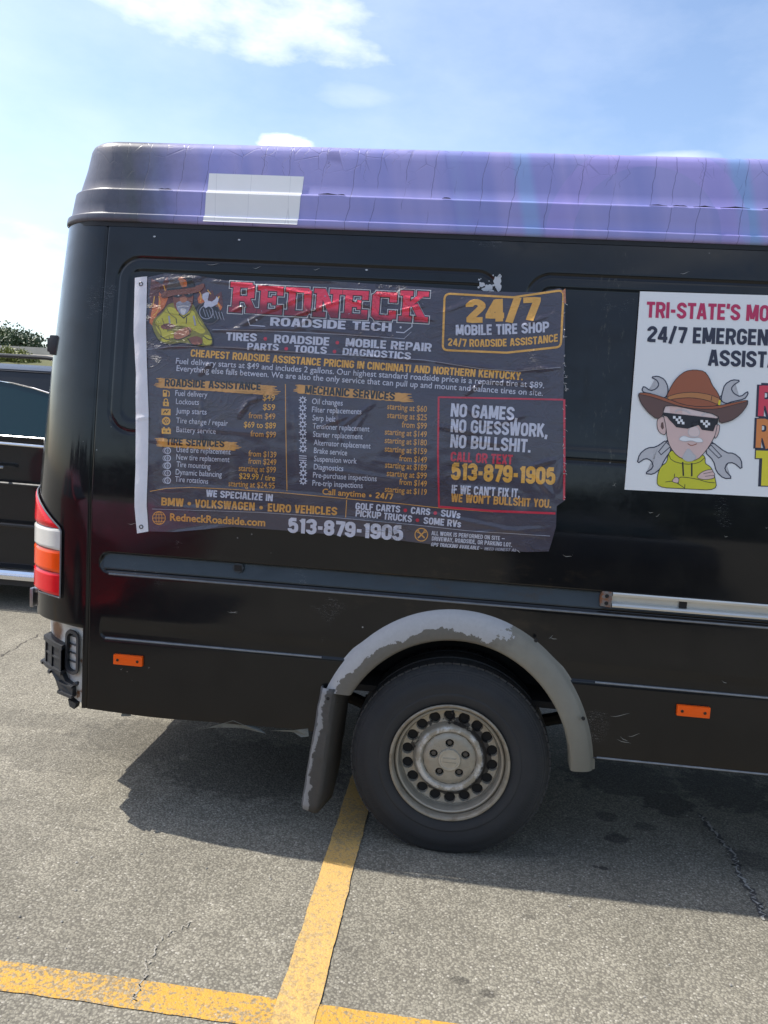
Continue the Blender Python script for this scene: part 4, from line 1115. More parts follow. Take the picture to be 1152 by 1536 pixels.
B_GOLD = banner_mat('ink_gold', (.70, .36, .055)); B_ORNG = banner_mat('ink_orange', (.58, .28, .060))
B_RED = banner_mat('ink_crimson', (.52, .018, .045))
_zr = side_xz(490, 462)[1]
B_REDG = banner_mat('ink_red_fade', (.80, .030, .075), grad=(_zr-.004, _zr+.030, (.20, .006, .022)))
B_DARK = banner_mat('ink_black', (.012, .011, .014)); B_MID = banner_mat('ink_brown_grey', (.085, .07, .07))
B_YEL = banner_mat('ink_safety_yellow', (.50, .44, .03)); B_YEL2 = banner_mat('ink_olive', (.22, .19, .02)); B_SKIN = banner_mat('ink_tan', (.42, .16, .075)); B_SKIN2 = banner_mat('ink_brown', (.20, .06, .03))
B_FIRE = banner_mat('ink_fire', (.60, .15, .03)); B_FIRE2 = banner_mat('ink_ember', (.115, .035, .035)); B_LIFT = banner_mat('ink_light', (.60, .58, .58))

banner = empty('vinyl_banner', (0, 0, 0), 'wrinkled dark price-list banner with red, white and gold lettering hung on the black van', 'banner')
def curve_pts(pts, n):
    P = [Vector(p) for p in pts]; L = [0]
    for a, b in zip(P, P[1:]): L.append(L[-1]+(b-a).length)
    out = []
    for i in range(n+1):
        d = L[-1]*i/n; k = 0
        while k < len(P)-2 and L[k+1] < d: k += 1
        out.append(P[k].lerp(P[k+1], (d-L[k])/max(1e-9, L[k+1]-L[k])))
    return out
def coons(top, bot, left, right, nu, nv):
    T, B_, Lf, Rt = curve_pts(top, nu), curve_pts(bot, nu), curve_pts(left, nv), curve_pts(right, nv); rows = []
    for j in range(nv+1):
        v = j/nv; row = []
        for i in range(nu+1):
            u = i/nu
            p = T[i]*(1-v)+B_[i]*v+Lf[j]*(1-u)+Rt[j]*u-(T[0]*(1-u)*(1-v)+T[-1]*u*(1-v)+B_[0]*(1-u)*v+B_[-1]*u*v); row.append(p)
        rows.append(row)
    return rows
def px_list(l): return [side_xz(p[0], p[1], BOFF) for p in l]
TOPE = [(222, 416), (248, 410), (298, 414), (339, 421), (500, 422), (625, 430), (719, 436), (775, 438.5), (812, 438), (840, 432), (848, 439)]
RGTE = [(848, 439), (847, 520), (845, 600), (848, 700), (847, 751), (835, 759), (834, 790), (827, 815), (823, 827)]
BOTE = [(223, 797), (260, 798), (350, 790), (430, 796), (500, 802), (560, 806), (660, 818), (740, 825), (790, 828), (823, 827)]
LFTE = [(222, 416), (219, 500), (223, 620), (222, 700), (220, 760), (223, 797)]
def sheet():
    rows = coons(px_list(TOPE), px_list(BOTE), px_list(LFTE), px_list(RGTE), 270, 170)
    b = MB(); b.grid([[bsurf(p.x, p.y, 0) for p in r] for r in rows], flip=True)
    return b
pr = Print(bsurf, BOFF, .007)
# mascot panel: fire, hat, man with folded arms, spanner and tyre
def A_(l): return [(180+x/3.388, 400+y/3.388) for x, y in l]
pr.poly(A_([(150,230),(160,190),(150,150),(185,170),(190,110),(160,60),(215,90),(240,50),(260,100),(290,60),(300,130),(260,200),(200,260),(165,280),(140,270)]), B_FIRE2, 1)
pr.poly(A_([(160,240),(175,205),(170,185),(195,200),(205,160),(200,130),(225,155),(235,110),(245,160),(225,210),(190,240),(165,300),(150,285)]), B_FIRE, 1.6)
pr.poly(A_([(390,160),(400,110),(430,85),(440,130),(470,120),(480,150),(515,125),(505,170),(525,200),(490,225),(440,215),(400,200)]), B_FIRE2, 1)
pr.poly(A_([(395,165),(410,135),(415,160),(440,170),(430,190),(400,185)]), B_FIRE, 1.6); pr.poly(A_([(480,210),(500,180),(520,205),(505,240),(485,235)]), B_FIRE, 1.6)
pr.ellipse(180+445/3.388, 400+235/3.388, 22, 14, B_DARK, 2, rot=.2); pr.ring(180+450/3.388, 400+236/3.388, 17, 1.6, B_MID, 2.4); pr.ring(180+440/3.388, 400+232/3.388, 10, 1.2, B_DIM, 2.4)
for k in range(7): pr.stroke([(305+k*4.6, 463+k*.8+(k % 2)), (309+k*4.6, 475+k*.9)], .9, B_DIM, 2.5)
pr.poly(A_([(420,140),(440,130),(455,132),(440,150),(445,172),(468,178),(485,165),(492,150),(502,165),(496,190),(470,205),(450,203),(436,212),(425,200),(432,180),(418,160)]), B_WHITE, 3)
pr.soft(A_([(212,240),(240,195),(275,180),(370,180),(390,230),(430,290),(472,355),(474,402),(400,408),(330,385),(250,398),(198,380),(163,310),(170,265)]), B_YEL2, 2.6)
pr.soft(A_([(218,240),(245,200),(290,215),(330,250),(365,215),(385,240),(420,290),(440,330),(415,345),(370,320),(320,300),(270,300),(230,320),(250,350),(225,370),(185,320),(178,275)]), B_YEL, 3.0)
pr.soft(A_([(420,345),(465,350),(470,395),(425,400)]), B_YEL, 3.2); pr.soft(A_([(205,350),(270,318),(282,365),(215,390)]), B_YEL, 3.2)
pr.stroke(A_([(250,250),(255,300)]), 2.5, B_DIM, 3.4); pr.stroke(A_([(375,250),(385,300)]), 2.5, B_DIM, 3.4); pr.stroke(A_([(300,240),(325,262),(352,240)]), 1.6, B_DARK, 3.4); pr.stroke(A_([(286,262),(290,290)]), 1.2, B_DARK, 3.5); pr.stroke(A_([(340,258),(338,290)]), 1.2, B_DARK, 3.5)
pr.soft(A_([(272,335),(340,305),(368,312),(360,345),(300,372),(276,366)]), B_SKIN, 3.8); pr.soft(A_([(345,365),(385,352),(420,362),(422,396),(370,402)]), B_SKIN2, 3.8); pr.soft(A_([(205,300),(245,285),(290,300),(260,320),(215,318)]), B_SKIN2, 3.8)
for k in range(4): pr.stroke(A_([(345+k*5,312+k*3),(362-k*2,330+k*4)]), .7, B_DARK, 4.2)
for k in range(3): pr.stroke(A_([(222+k*14,292),(240+k*14,312)]), .7, B_DARK, 4.2)
pr.soft(A_([(270,130),(375,128),(372,190),(350,235),(320,250),(290,228),(272,190)]), B_SKIN2, 3.6); pr.soft(A_([(280,176),(368,172),(350,232),(322,250),(296,230)]), B_DIM, 3.9); pr.stroke(A_([(296,205),(322,200),(350,203)]), 2, B_LIFT, 4.2); pr.soft(A_([(305,212),(340,211),(332,245),(315,246)]), B_LIFT, 4.2); pr.soft(A_([(300,158),(345,156),(338,182),(312,184)]), B_SKIN, 4.2)
pr.soft(A_([(268,128),(372,122),(372,150),(350,158),(332,150),(322,140),(312,152),(290,160),(272,150)]), B_DARK, 4.6)
for x, y in ((285,132),(292,139),(299,132),(299,146),(345,130),(352,137),(359,130)): pr.poly(A_([(x-3.5,y-3.5),(x+3.5,y-3.5),(x+3.5,y+3.5),(x-3.5,y+3.5)]), B_LIFT, 5)
pr.soft(A_([(205,150),(235,118),(280,112),(390,100),(425,82),(432,100),(410,128),(350,140),(270,146),(225,165)]), B_SKIN2, 5.2); pr.soft(A_([(232,122),(255,70),(290,48),(330,42),(365,55),(385,102),(330,112),(270,118)]), B_MID, 5.2); pr.soft(A_([(292,60),(330,48),(345,60),(340,108),(318,110),(310,80)]), B_FIRE, 5.6); pr.stroke(A_([(238,118),(300,112),(384,100)]), 2.2, B_DARK, 5.8)
for l in ([(215,262),(228,300),(222,322)], [(385,240),(405,290),(440,322)], [(420,300),(455,345)], [(195,300),(212,345),(208,372)], [(236,205),(252,240),(285,262)], [(372,200),(352,245)], [(250,355),(262,392)], [(330,384),(345,366)], [(400,405),(418,352)], [(180,290),(200,318)], [(440,330),(468,352)]): pr.stroke(A_(l), 1.4, B_YEL2, 3.6, smooth=1)
for l in ([(206,352),(236,372),(270,366)], [(424,352),(452,372),(470,372)], [(276,366),(300,374),(362,346)], [(346,366),(372,402),(420,396)], [(163,310),(178,345),(198,380),(250,398),(330,385),(400,408),(474,402)], [(430,290),(472,355),(474,402)]): pr.stroke(A_(l), 1.2, B_DARK, 4.4, smooth=1)
pr.soft(A_([(286,52),(330,42),(360,52),(384,100),(340,104),(346,70)]), B_DARK, 5.9); pr.soft(A_([(300,56),(322,50),(328,80),(322,104),(312,104)]), B_SKIN, 6.2)
for l in ([(150,210),(172,188),(176,150)], [(168,250),(190,232),(206,190),(198,150)], [(400,120),(416,150),(408,180)], [(505,150),(492,180),(508,205)], [(225,95),(232,130)], [(445,118),(462,140)]): pr.stroke(A_(l), 1.5, B_GOLD, 2.2, smooth=1)
# big slab-serif title
SLAB = {  # rectangles x0,y0,x1,y1 in a 10 x 12 cell; and quads
 'R': ([(0,0,4.6,2),(1.1,0,3.6,12),(0,10,8,12),(1.1,4.6,7.6,6.6),(6.4,6,8.9,11)], [((5.2,4.9),(7.6,5.4),(9.6,1.6),(7.0,1.6)),((6.3,0),(10,0),(10,2),(6.3,2)),((7.4,12),(8.9,10.8),(8.9,10),(7,10))]),
 'E': ([(0,0,9.2,2),(1.1,0,3.6,12),(0,10,9.2,12),(7,0,9.2,3.9),(7,8.2,9.2,12),(3,5,6.6,7),(5.4,4.1,6.8,7.9)], []),
 'D': ([(0,0,8,2),(1.1,0,3.6,12),(0,10,8,12),(6.7,1.4,9.3,10.6)], [((7.2,0),(8,0),(9.3,1.4),(9.3,2.4)),((7.2,12),(9.3,9.6),(9.3,10.6),(8,12))]),
 'N': ([(0,0,4.4,2),(1.0,0,3.2,12),(6.8,0,9,12),(5.7,10,10,12),(0,10,3.6,12)], [((1.2,12),(4.0,12),(9.0,0),(6.4,0))]),
 'C': ([(.5,1.6,3.1,10.4),(1.9,0,7.6,2.1),(1.9,9.9,7.6,12),(6.6,.9,9.1,4.2),(6.6,7.8,9.1,12)], [((.5,1.6),(1.9,0),(3.1,0),(3.1,2)),((.5,10.4),(3.1,10),(3.1,12),(1.9,12)),((7.3,0),(9.1,1.6),(7.3,2))]),
 'K': ([(0,0,4.5,2),(1.1,0,3.6,12),(0,10,4.5,12),(6,10,10,12),(5.6,0,10.3,2)], [((3.4,5.2),(3.4,7.6),(6.6,11),(9.2,11)),((4.1,6.4),(6.3,7.2),(9.6,1.4),(6.7,1.4))]),
}
def title():
    A, B = Vector(side_xz(343, 468, BOFF)), Vector(side_xz(641, 484, BOFF)); d = B-A; n = 7; up = Vector((-d.y, d.x)).normalized()
    for i, ch in enumerate('REDNECK'):
        hgt = 43/405*(1.03 if i in (0, 6) else .95); wid = d.length/n*.985; o = A+d*(i/n); dn = d.normalized()
        def mp(q, g=0): return tuple(o+dn*(q[0]/10*wid)+up*(q[1]/12*hgt))
        rects, quads = SLAB[ch]
        for lay, grow, mat in ((1.4, .62, B_LIFT), (2.2, .36, B_DARK), (3.0, 0, B_REDG)):
            gx, gy = grow*1.0, grow*1.15
            for k, (x0, y0, x1, y1) in enumerate(rects):
                q = [(x0-gx, y0-gy), (x1+gx, y0-gy), (x1+gx, y1+gy), (x0-gx, y1+gy)]; pr.add([mp(p) for p in q], [(0, 1, 2, 3)], mat, lay+k*.01)
            for k, q in enumerate(quads):
                c = (sum(p[0] for p in q)/len(q), sum(p[1] for p in q)/len(q)); Q = []
                for p in q:
                    dx, dy = p[0]-c[0], p[1]-c[1]; L = math.hypot(dx, dy); Q.append((p[0]+dx/L*grow*1.3, p[1]+dy/L*grow*1.3))
                pr.add([mp(p) for p in Q], [tuple(range(len(Q)))], mat, lay+.1+k*.01)
        # worn nicks in the ink
        rnd = random.Random(i)
        for k in range(5):
            x, y = rnd.uniform(1, 8.5), rnd.uniform(1, 11); pr.add([mp((x+rnd.uniform(-.4, .4), y+rnd.uniform(-.5, .5))) for _ in range(3)], [(0, 1, 2)], B_DIM, 3.4)
title()
T = pr.text
T('ROADSIDE TECH', (405, 488.5), (587, 497.5), 12.5, B_WHITE, bold=.03)
pr.stroke([(372, 478), (375, 488), (398, 489.5)], 1.3, B_WHITE); pr.stroke([(594, 498), (606, 499), (618, 490), (618, 484)], 1.3, B_WHITE); pr.ellipse(601, 491, 1.6, 1.6, B_WHITE); pr.ellipse(385, 480, 1.4, 1.4, B_WHITE)
pr.stroke([(319, 494.5), (420, 497), (520, 502), (606, 508), (617, 498)], 1.0, B_DIM)
def dotted(words, pts, h, mat, dot, bold=.02):
    for w, (x0, y0, x1, y1) in zip(words, pts): T(w, (x0, y0), (x1, y1), h, mat, bold=bold)
    for (a, b) in zip(pts, pts[1:]): pr.ellipse((a[2]+b[0])/2, (a[3]+b[1])/2-h*.42, 2.7, 2.7, dot)
dotted(('TIRES', 'ROADSIDE', 'MOBILE REPAIR'), ((339, 510.5, 385, 512.5), (411, 514, 494, 518.5), (518, 519.5, 647, 527.5)), 12, B_WHITE, B_RED, .025)
dotted(('PARTS', 'TOOLS', 'DIAGNOSTICS'), ((371, 525, 418, 526.5), (441, 528.5, 490, 531), (513.5, 532.5, 616, 539.5)), 10.5, B_WHITE, B_RED, .025)
T('CHEAPEST ROADSIDE ASSISTANCE PRICING IN CINCINNATI AND NORTHERN KENTUCKY.', (286, 535), (784, 570.5), 11, B_GOLD, bold=.03)
T('Fuel delivery starts at $49 and includes 2 gallons. Our highest standard roadside price is a repaired tire at $89.', (264, 545.5), (816, 582.5), 8.6, B_WHITE, bold=.008)
T('Everything else falls between. We are also the only service that can pull up and mount and balance tires on site.', (265, 556.5), (814, 594), 8.6, B_WHITE, bold=.008)
def brush(a, b, h, k):
    rnd = random.Random(k); (x0, y0), (x1, y1) = a, b; top = []; bot = []; n = 34
    for i in range(n+1):
        t = i/n; x = x0+(x1-x0)*t; y = y0+(y1-y0)*t; top.append((x, y+rnd.uniform(-.6, .5))); bot.append((x, y+h+rnd.uniform(-.5, .6)))
    pr.poly(top+bot[::-1], B_ORNG, 1.3)
    for s, (ex, ey) in ((-1, a), (1, b)):
        for j in range(6):
            yy = ey+h*(j+.5)/6; ln = rnd.uniform(3, 13) if s > 0 else rnd.uniform(2, 9); pr.poly([(ex-s, yy-1.3), (ex+s*ln, yy-.5+.03*s*ln), (ex+s*ln, yy+.3+.03*s*ln), (ex-s, yy+1.3)], B_ORNG, 1.4)
brush((240, 567), (408, 578.5), 14.5, 1); T('ROADSIDE ASSISTANCE', (247, 579.5), (391, 585.5), 11.5, B_DARK, bold=.03)
brush((241, 657), (350, 663), 13, 2); T('TIRE SERVICES', (249.5, 667.5), (336.5, 671), 11, B_DARK, bold=.03)
brush((448, 577), (608, 590), 13, 3); T('MECHANIC SERVICES', (457, 590), (592, 600.5), 11.5, B_DARK, bold=.03)
L1 = [('Fuel delivery', 263, 593.5, 311, 596, '$49', 394, 600.5, 412, 601.5), ('Lockouts', 264, 606, 298.5, 607.5, '$59', 394.5, 614.5, 412.6, 615.5), ('Jump starts', 264, 620, 310, 622, 'from $49', 373, 627.2, 413, 629),
      ('Tire change / repair', 264.4, 634.4, 341.7, 639, '$69 to $89', 366, 641, 414, 643), ('Battery service', 264.7, 648, 323.7, 651, 'from $99', 376, 654.5, 414, 656.5),
      ('Used tire replacement', 264.7, 678, 346, 681.8, 'from $139', 372.7, 684.3, 414.6, 686.5), ('New tire replacement', 264.4, 689.2, 344, 693.4, 'from $249', 372.4, 695.3, 414.4, 697.7), ('Tire mounting', 264.7, 700.2, 315.5, 703.5, 'starting at $99', 358, 706.3, 413.8, 709.2),
      ('Dynamic balancing', 263.5, 711.8, 332.6, 715.8, '$29.99 / tire', 358.6, 718, 412.6, 721.5), ('Tire rotations', 262.6, 722.4, 312, 726, 'starting at $24.95', 342.6, 729.3, 412, 733)]
L2 = [('Oil changes', 467.8, 605.8, 514, 608.5, 'starting at $60', 580.6, 613.7, 640, 618.2), ('Filter replacements', 467.8, 618.2, 542, 621.6, 'starting at $25', 580.6, 626.7, 640, 630.8), ('Serp belt', 468.7, 630.5, 503, 632.8, 'from $99', 602.5, 641, 640, 643.5),
      ('Tensioner replacement', 469, 643, 554, 647.5, 'starting at $149', 577, 651.8, 640, 656), ('Starter replacement', 469.5, 655.2, 544, 659, 'starting at $180', 577, 664.5, 640, 668.5), ('Alternator replacement', 470.4, 667.6, 555.6, 673, 'starting at $159', 577, 677.3, 640, 681.7),
      ('Brake service', 470.7, 679.6, 520.6, 683.3, 'from $149', 598.7, 691.5, 640, 694.3), ('Suspension work', 471, 691.9, 535, 695.7, 'starting at $189', 577.5, 701.3, 640, 706), ('Diagnostics', 470.7, 704, 515, 706.8, 'starting at $99', 580, 713.9, 640, 718.2),
      ('Pre-purchase inspections', 469.5, 716.3, 565, 722, 'from $149', 598.7, 726.8, 640, 730), ('Pre-trip inspections', 468.7, 728.3, 544, 732.3, 'starting at $119', 577, 737.8, 640, 742.6)]
for a, x0, y0, x1, y1, p, u0, w0_, u1, w1 in L1+L2:
    T(a, (x0, y0), (x1, y1), 8.2, B_WHITE, bold=.006); T(p, (u0, w0_), (u1, w1), 8.6, B_GOLD if p.startswith('$') else B_ORNG, bold=.012)
# small pictograms
def gear(cx, cy, r, mat):
    pr.ring(cx, cy, r*.58, 1.5, mat)
    for k in range(8):
        a = math.pi*k/4; pr.stroke([(cx+r*.66*math.cos(a), cy+r*.66*math.sin(a)), (cx+r*1.05*math.cos(a), cy+r*1.05*math.sin(a))], 1.7, mat)
for i in range(11):
    if i == 7:
        for k in range(3): pr.stroke([(449, 683.5+k*3.3), (460, 684.3+k*3.3)], 1.2, B_WHITE)
        continue
    gear(454+.1*i, 600+12.15*i, 5.6, B_WHITE)
for i in range(5):
    y = 676+11.2*i; pr.ring(251.5, y, 4.3, 1.5, B_WHITE); pr.ring(248.5, y, 4.0, 1.2, B_DIM); pr.ellipse(251.5, y, 1.8, 2.4, B_DIM)
pr.poly([(244.5, 585), (250.5, 585), (250.5, 595), (244.5, 595)], B_GOLD); pr.poly([(246, 586.5), (249, 586.5), (249, 589), (246, 589)], B_DARK, 2); pr.stroke([(251, 586), (254, 588), (254, 594), (252, 594)], 1.3, B_GOLD)
pr.poly([(244.5, 602.5), (253.5, 603), (253.5, 609.5), (244.5, 609)], B_GOLD); pr.stroke([(246.5, 603), (246.5, 599.5), (249, 598), (251.5, 599.5), (251.5, 603)], 1.4, B_GOLD); pr.ellipse(249, 606, 1.1, 1.5, B_DARK, 2)
pr.poly([(242.5, 613), (256, 613.5), (256, 623), (242.5, 622.5)], B_GOLD); pr.stroke([(245, 620), (248, 616), (250, 619), (253, 615)], 1.2, B_DARK, 2)
pr.ring(249.5, 631.5, 5, 2.4, B_GOLD); pr.ring(249.5, 631.5, 1.6, 1.2, B_GOLD)
for k in range(5): pr.stroke([(249.5+2*math.cos(k*1.257), 631.5+2*math.sin(k*1.257)), (249.5+4.6*math.cos(k*1.257), 631.5+4.6*math.sin(k*1.257))], 1, B_GOLD)
pr.poly([(243, 642.5), (256.5, 643), (256.5, 651), (243, 650.5)], B_GOLD); pr.poly([(245, 640.5), (247.5, 640.5), (247.5, 643), (245, 643)], B_GOLD); pr.poly([(252, 641), (254.5, 641), (254.5, 643), (252, 643)], B_GOLD); pr.stroke([(245.3, 646.5), (248.3, 646.6)], 1, B_DARK, 2); pr.stroke([(251, 646.8), (254, 646.9)], 1, B_DARK, 2); pr.stroke([(252.5, 645.3), (252.5, 648.4)], 1, B_DARK, 2)
pr.stroke([(428, 576), (429, 650), (430.5, 736.5)], 1.2, B_ORNG)
T('Call anytime', (483.4, 741.5), (548, 746.2), 8.8, B_ORNG, bold=.02); pr.ellipse(555.5, 743.5, 2, 2, B_ORNG); T('24/7', (563, 747.2), (589, 749.3), 8.8, B_ORNG, bold=.02)
T('WE SPECIALIZE IN', (309, 745), (409, 752), 10.5, B_WHITE, bold=.02)
dotted(('BMW', 'VOLKSWAGEN', 'EURO VEHICLES'), ((242, 758, 275.5, 760), (292.5, 761, 382, 766), (401.5, 767, 505.6, 773)), 12, B_ORNG, B_ORNG, .03)
pr.stroke([(225, 737), (250, 732.5), (285, 731), (350, 734), (430, 739.5), (520, 748), (600, 755.5), (660, 762), (740, 768)], 1.0, B_ORNG); pr.stroke([(228, 763.5), (300, 765.5), (390, 768.5), (500, 776), (620, 787), (700, 796), (825, 804)], .9, B_DIM); pr.stroke([(520, 750), (518.5, 776)], 1.1, B_ORNG)
dotted(('GOLF CARTS', 'CARS', 'SUVs'), ((533, 764, 600, 769), (616, 770.5, 645, 773), (661, 774.5, 690, 777.5)), 10, B_WHITE, B_RED, .02)
dotted(('PICKUP TRUCKS', 'SOME RVs'), ((533, 774.5, 617.5, 783.5), (635, 785.5, 691, 791)), 10, B_WHITE, B_RED, .02)
pr.ring(238.4, 777, 9.6, 1.3, B_ORNG); pr.stroke([(228.8, 777), (248, 777)], 1, B_ORNG); pr.stroke([(230.5, 772), (246.3, 772)], .9, B_ORNG); pr.stroke([(230.5, 782), (246.3, 782)], .9, B_ORNG); pr.stroke([(238.4, 767.4), (238.4, 786.6)], 1, B_ORNG)
pr.stroke([(238.4+4.6*math.cos(t/12*6.283), 777+9.6*math.sin(t/12*6.283)) for t in range(12)], 1, B_ORNG, closed=True)
T('RedneckRoadside.com', (255, 781), (398, 789.5), 11.5, B_ORNG, bold=.028)
T('513-879-1905', (431.8, 798.5), (603.7, 811), 22, B_WHITE, weight=.235)
pr.ring(632, 802, 9.5, 1.4, B_ORNG); pr.stroke([(627, 797), (637, 807)], 2, B_ORNG); pr.stroke([(637, 797), (627, 807)], 2, B_ORNG); pr.ring(626.8, 797, 1.6, 1.2, B_ORNG); pr.ring(637.4, 797, 1.6, 1.2, B_ORNG)
T('ALL WORK IS PERFORMED ON SITE —', (647, 802.5), (757, 811), 6.2, B_WHITE, bold=.01, weight=.17); T('DRIVEWAY, ROADSIDE, OR PARKING LOT.', (647.5, 810.6), (768, 820.4), 6.2, B_WHITE, bold=.01, weight=.17); T('GPS TRACKING AVAILABLE', (646, 819), (718, 824.6), 5.4, B_WHITE, bold=.015, weight=.17, slant=.2); T('NEED HONEST AL', (726, 825.1), (774, 827.4), 4.4, B_DIM, bold=.012, weight=.17, slant=.2)
def rrect(tl, tr, br, bl, r, mids=None):
    out = []; C_ = [Vector(q) for q in (tl, tr, br, bl)]
    for i in range(4):
        a, b, c = C_[i-1], C_[i], C_[(i+1) % 4]; d1 = (a-b).normalized(); d2 = (c-b).normalized()
        for k in range(5):
            t = k/4; p0, p1 = b+d1*r, b+d2*r; out.append(tuple((p0*(1-t)+b*t)*(1-t)+(b*(1-t)+p1*t)*t))
        if mids and mids.get(i): out.append(mids[i])
    return out
pr.stroke(rrect((667, 441), (845.5, 436), (841, 521), (664, 525.5), 8, {0: (770, 446), 2: (760, 529)}), 3.0, B_GOLD, 2, True)
pr.stroke([(843, 439), (846.5, 436), (847, 455)], 3.4, B_SKIN, 2.3)
T('24/7', (700, 484), (809, 480), 32, B_GOLD, weight=.25)
T('MOBILE TIRE SHOP', (683.7, 503), (823.4, 498), 15, B_WHITE, bold=.03, sag=1.2); T('24/7 ROADSIDE ASSISTANCE', (671.9, 518.7), (837, 512.3), 11, B_GOLD, bold=.028, sag=4)
pr.stroke([(218, 524.5), (262, 519.5), (345, 521), (470, 530), (560, 535), (637, 540), (720, 553), (775, 557), (841, 551)], .8, B_DIM)
pr.stroke([(658, 595.7), (845, 599.5)], 2.4, B_RED); pr.stroke([(846.2, 599), (846.6, 680), (846, 750)], 3.0, B_RED, 2); pr.stroke([(658, 595), (657, 680), (658.5, 761)], 2.6, B_RED, 2); pr.stroke([(657.5, 760), (740, 766.5), (833, 770)], 3.2, B_RED, 2.2)
T('NO GAMES,', (675.6, 624.7), (776, 631), 19, B_WHITE, bold=.03); T('NO GUESSWORK,', (675.6, 648.2), (821, 656), 19, B_WHITE, bold=.03); T('NO BULLSHIT.', (675, 671.3), (795.6, 679), 19, B_WHITE, bold=.03)
T('CALL OR TEXT', (675.6, 692), (768.7, 697), 14, B_RED, bold=.03); T('513-879-1905', (676.6, 719), (832, 727), 24, B_GOLD, weight=.24)
T("IF WE CAN'T FIX IT,", (677, 740), (779.5, 746.3), 12.5, B_WHITE, bold=.022); T("WE WON'T BULLSHIT YOU.", (676.6, 752.6), (826.6, 762), 12, B_ORNG, bold=.028)
sh = sheet(); pr.V, pr.F, pr.MI = sh.v+pr.V, sh.f+[tuple(i+len(sh.v) for i in f) for f in pr.F], [pr.idx(B_SHEET)]*len(sh.f)+pr.MI
pr.build('sheet', banner)
def hem():
    L_ = px_list([(203, 417), (201, 500), (204.5, 560), (204, 640), (204, 700), (202, 760), (206, 800)]); Rr = px_list([(221.5, 415), (219.5, 500), (223.5, 620), (222.5, 700), (220.5, 760), (223, 797)])
    T_ = [L_[0], Rr[0]]; Bt = [L_[-1], Rr[-1]]; rows = coons(T_, Bt, L_, Rr, 14, 160); b = MB()
    b.grid([[(p.x, inset(p.y)+BOFF-.0035-wr(p.x, p.y)-.0022*math.sin(math.pi*i/14)-.0012*noise.noise(Vector((p.x*20, p.y*16, 4))), p.y) for i, p in enumerate(r)] for r in rows], flip=True)
    a = Mat('white_hem_cloth', (.74, .73, .76), .75); n = a.noise(30, 6, .6); a.set('Base Color', a.mix(n, (.66, .65, .69), (.80, .79, .81))); a.bump(a.math('ADD', a.noise(22, 4, .6, (2, 1, 1)), a.math('MULTIPLY', a.noise(300, 2, .5), .2)), .35, .005)
    o = b.build('hem_strip', a.m, banner); o['label'] = 'white hem strip down the rear edge of the banner'
    for px, py in ((212.5, 426.5), (212.5, 790)):
        x, z = side_xz(px, py, BOFF); y = inset(z)+BOFF-.0052-wr(x, z); b = MB()
        b.lathe([(.0085, .003), (.0085, -.001), (.0068, -.0022), (.0048, -.0012), (.0045, .0015)], 20, c=(x, y, z)); g = b.build('grommet', simple('grommet_brass', (.10, .10, .11), .35, .8), banner)
        b = MB(); b.lathe([(.0001, .0005), (.0046, .0005)], 16, c=(x, y, z)); b.build('eyelet_hole', DARK, g)
hem()
# frayed pale threads along the free edges
def fray():
    rnd = random.Random(3)
    for k in range(40):
        b = MB()
        px, py = (846+rnd.uniform(-1, 2), rnd.uniform(450, 752)) if k < 34 else (lambda u: (640+u*185, 817+u*11))(rnd.random())
        x, z = side_xz(px, py, BOFF); P = [Vector(bsurf(x, z, 1.5))]
        for s in range(3): P.append(P[-1]+Vector((rnd.uniform(-.004, .006), -rnd.uniform(0, .002), rnd.uniform(-.006, .003))))
        b.tube(P, .0006, 4, caps=False); b.build('frayed_thread', B_LIFT, banner)
fray()

# ---------------------------------------------------------------- white advertising board
SOFF = -.006
def ssurf(x, z, layer): return (x, inset(z)+SOFF-.0005*layer-.0015*noise.noise(Vector((x*2.5, z*2.5, 9))), z)
def ink(name, c): return simple(name, c, .45, var=.06, scale=12)
S_WHITE = (lambda a: (a.set('Base Color', a.mix(a.step(a.noise(5, 7, .6), .62, .85), (.78, .78, .77), (.66, .65, .60))), a.bump(a.noise(9, 4, .5), .06, .004), a.m)[-1])(Mat('white_board', rough=.5))
S_RED = ink('ink_rose_red', (.50, .025, .10)); S_NAVY = ink('ink_navy', (.028, .030, .055)); S_R2 = ink('ink_bright_red', (.66, .05, .09)); S_OR = ink('ink_warm_orange', (.68, .23, .06)); S_YE = ink('ink_lemon', (.72, .62, .03))
S_SK = ink('ink_flesh', (.66, .47, .43)); S_SK2 = ink('ink_flesh_pale', (.70, .56, .53)); S_HAT = ink('ink_hat_rust', (.33, .10, .045)); S_HAT2 = ink('ink_hat_shade', (.13, .07, .06)); S_BAND = ink('ink_hat_band', (.45, .19, .065)); S_BLK = ink('ink_outline', (.02, .018, .022)); S_GR = ink('ink_tool_grey', (.50, .49, .50)); S_W = ink('ink_white', (.78, .78, .78)); S_HOOD = ink('ink_hoodie_yellow', (.58, .56, .03)); S_BROW = ink('ink_beard_grey', (.48, .48, .49))
sp = Print(ssurf, SOFF, .02)
def K_(l): return [(900+x/4.389, 420+y/4.389) for x, y in l]
def shape(l, fill, lay, line=S_BLK, w=1.0, smooth=2):
    pts = K_(l)
    P = [Vector(p) for p in pts]
    for _ in range(smooth):
        Q = []
        for a, b in zip(P, P[1:]+P[:1]): Q += [a*.78+b*.22, a*.22+b*.78]
        P = Q
    pts = [tuple(p) for p in P]; sp.poly(pts, fill, lay)
    if line: sp.stroke(pts, w, line, lay+.5, True)
TS = sp.text
TS("TRI-STATE'S MOST", (968.8, 476.3), (1184, 483.3), 22.5, S_RED, bold=.04)
TS('24/7 EMERGENCY ROADSIDE', (970, 513), (1317, 523.5), 22.5, S_NAVY, bold=.04); TS('ASSISTANCE', (1061.5, 548.5), (1215.6, 554), 22.5, S_NAVY, bold=.045)
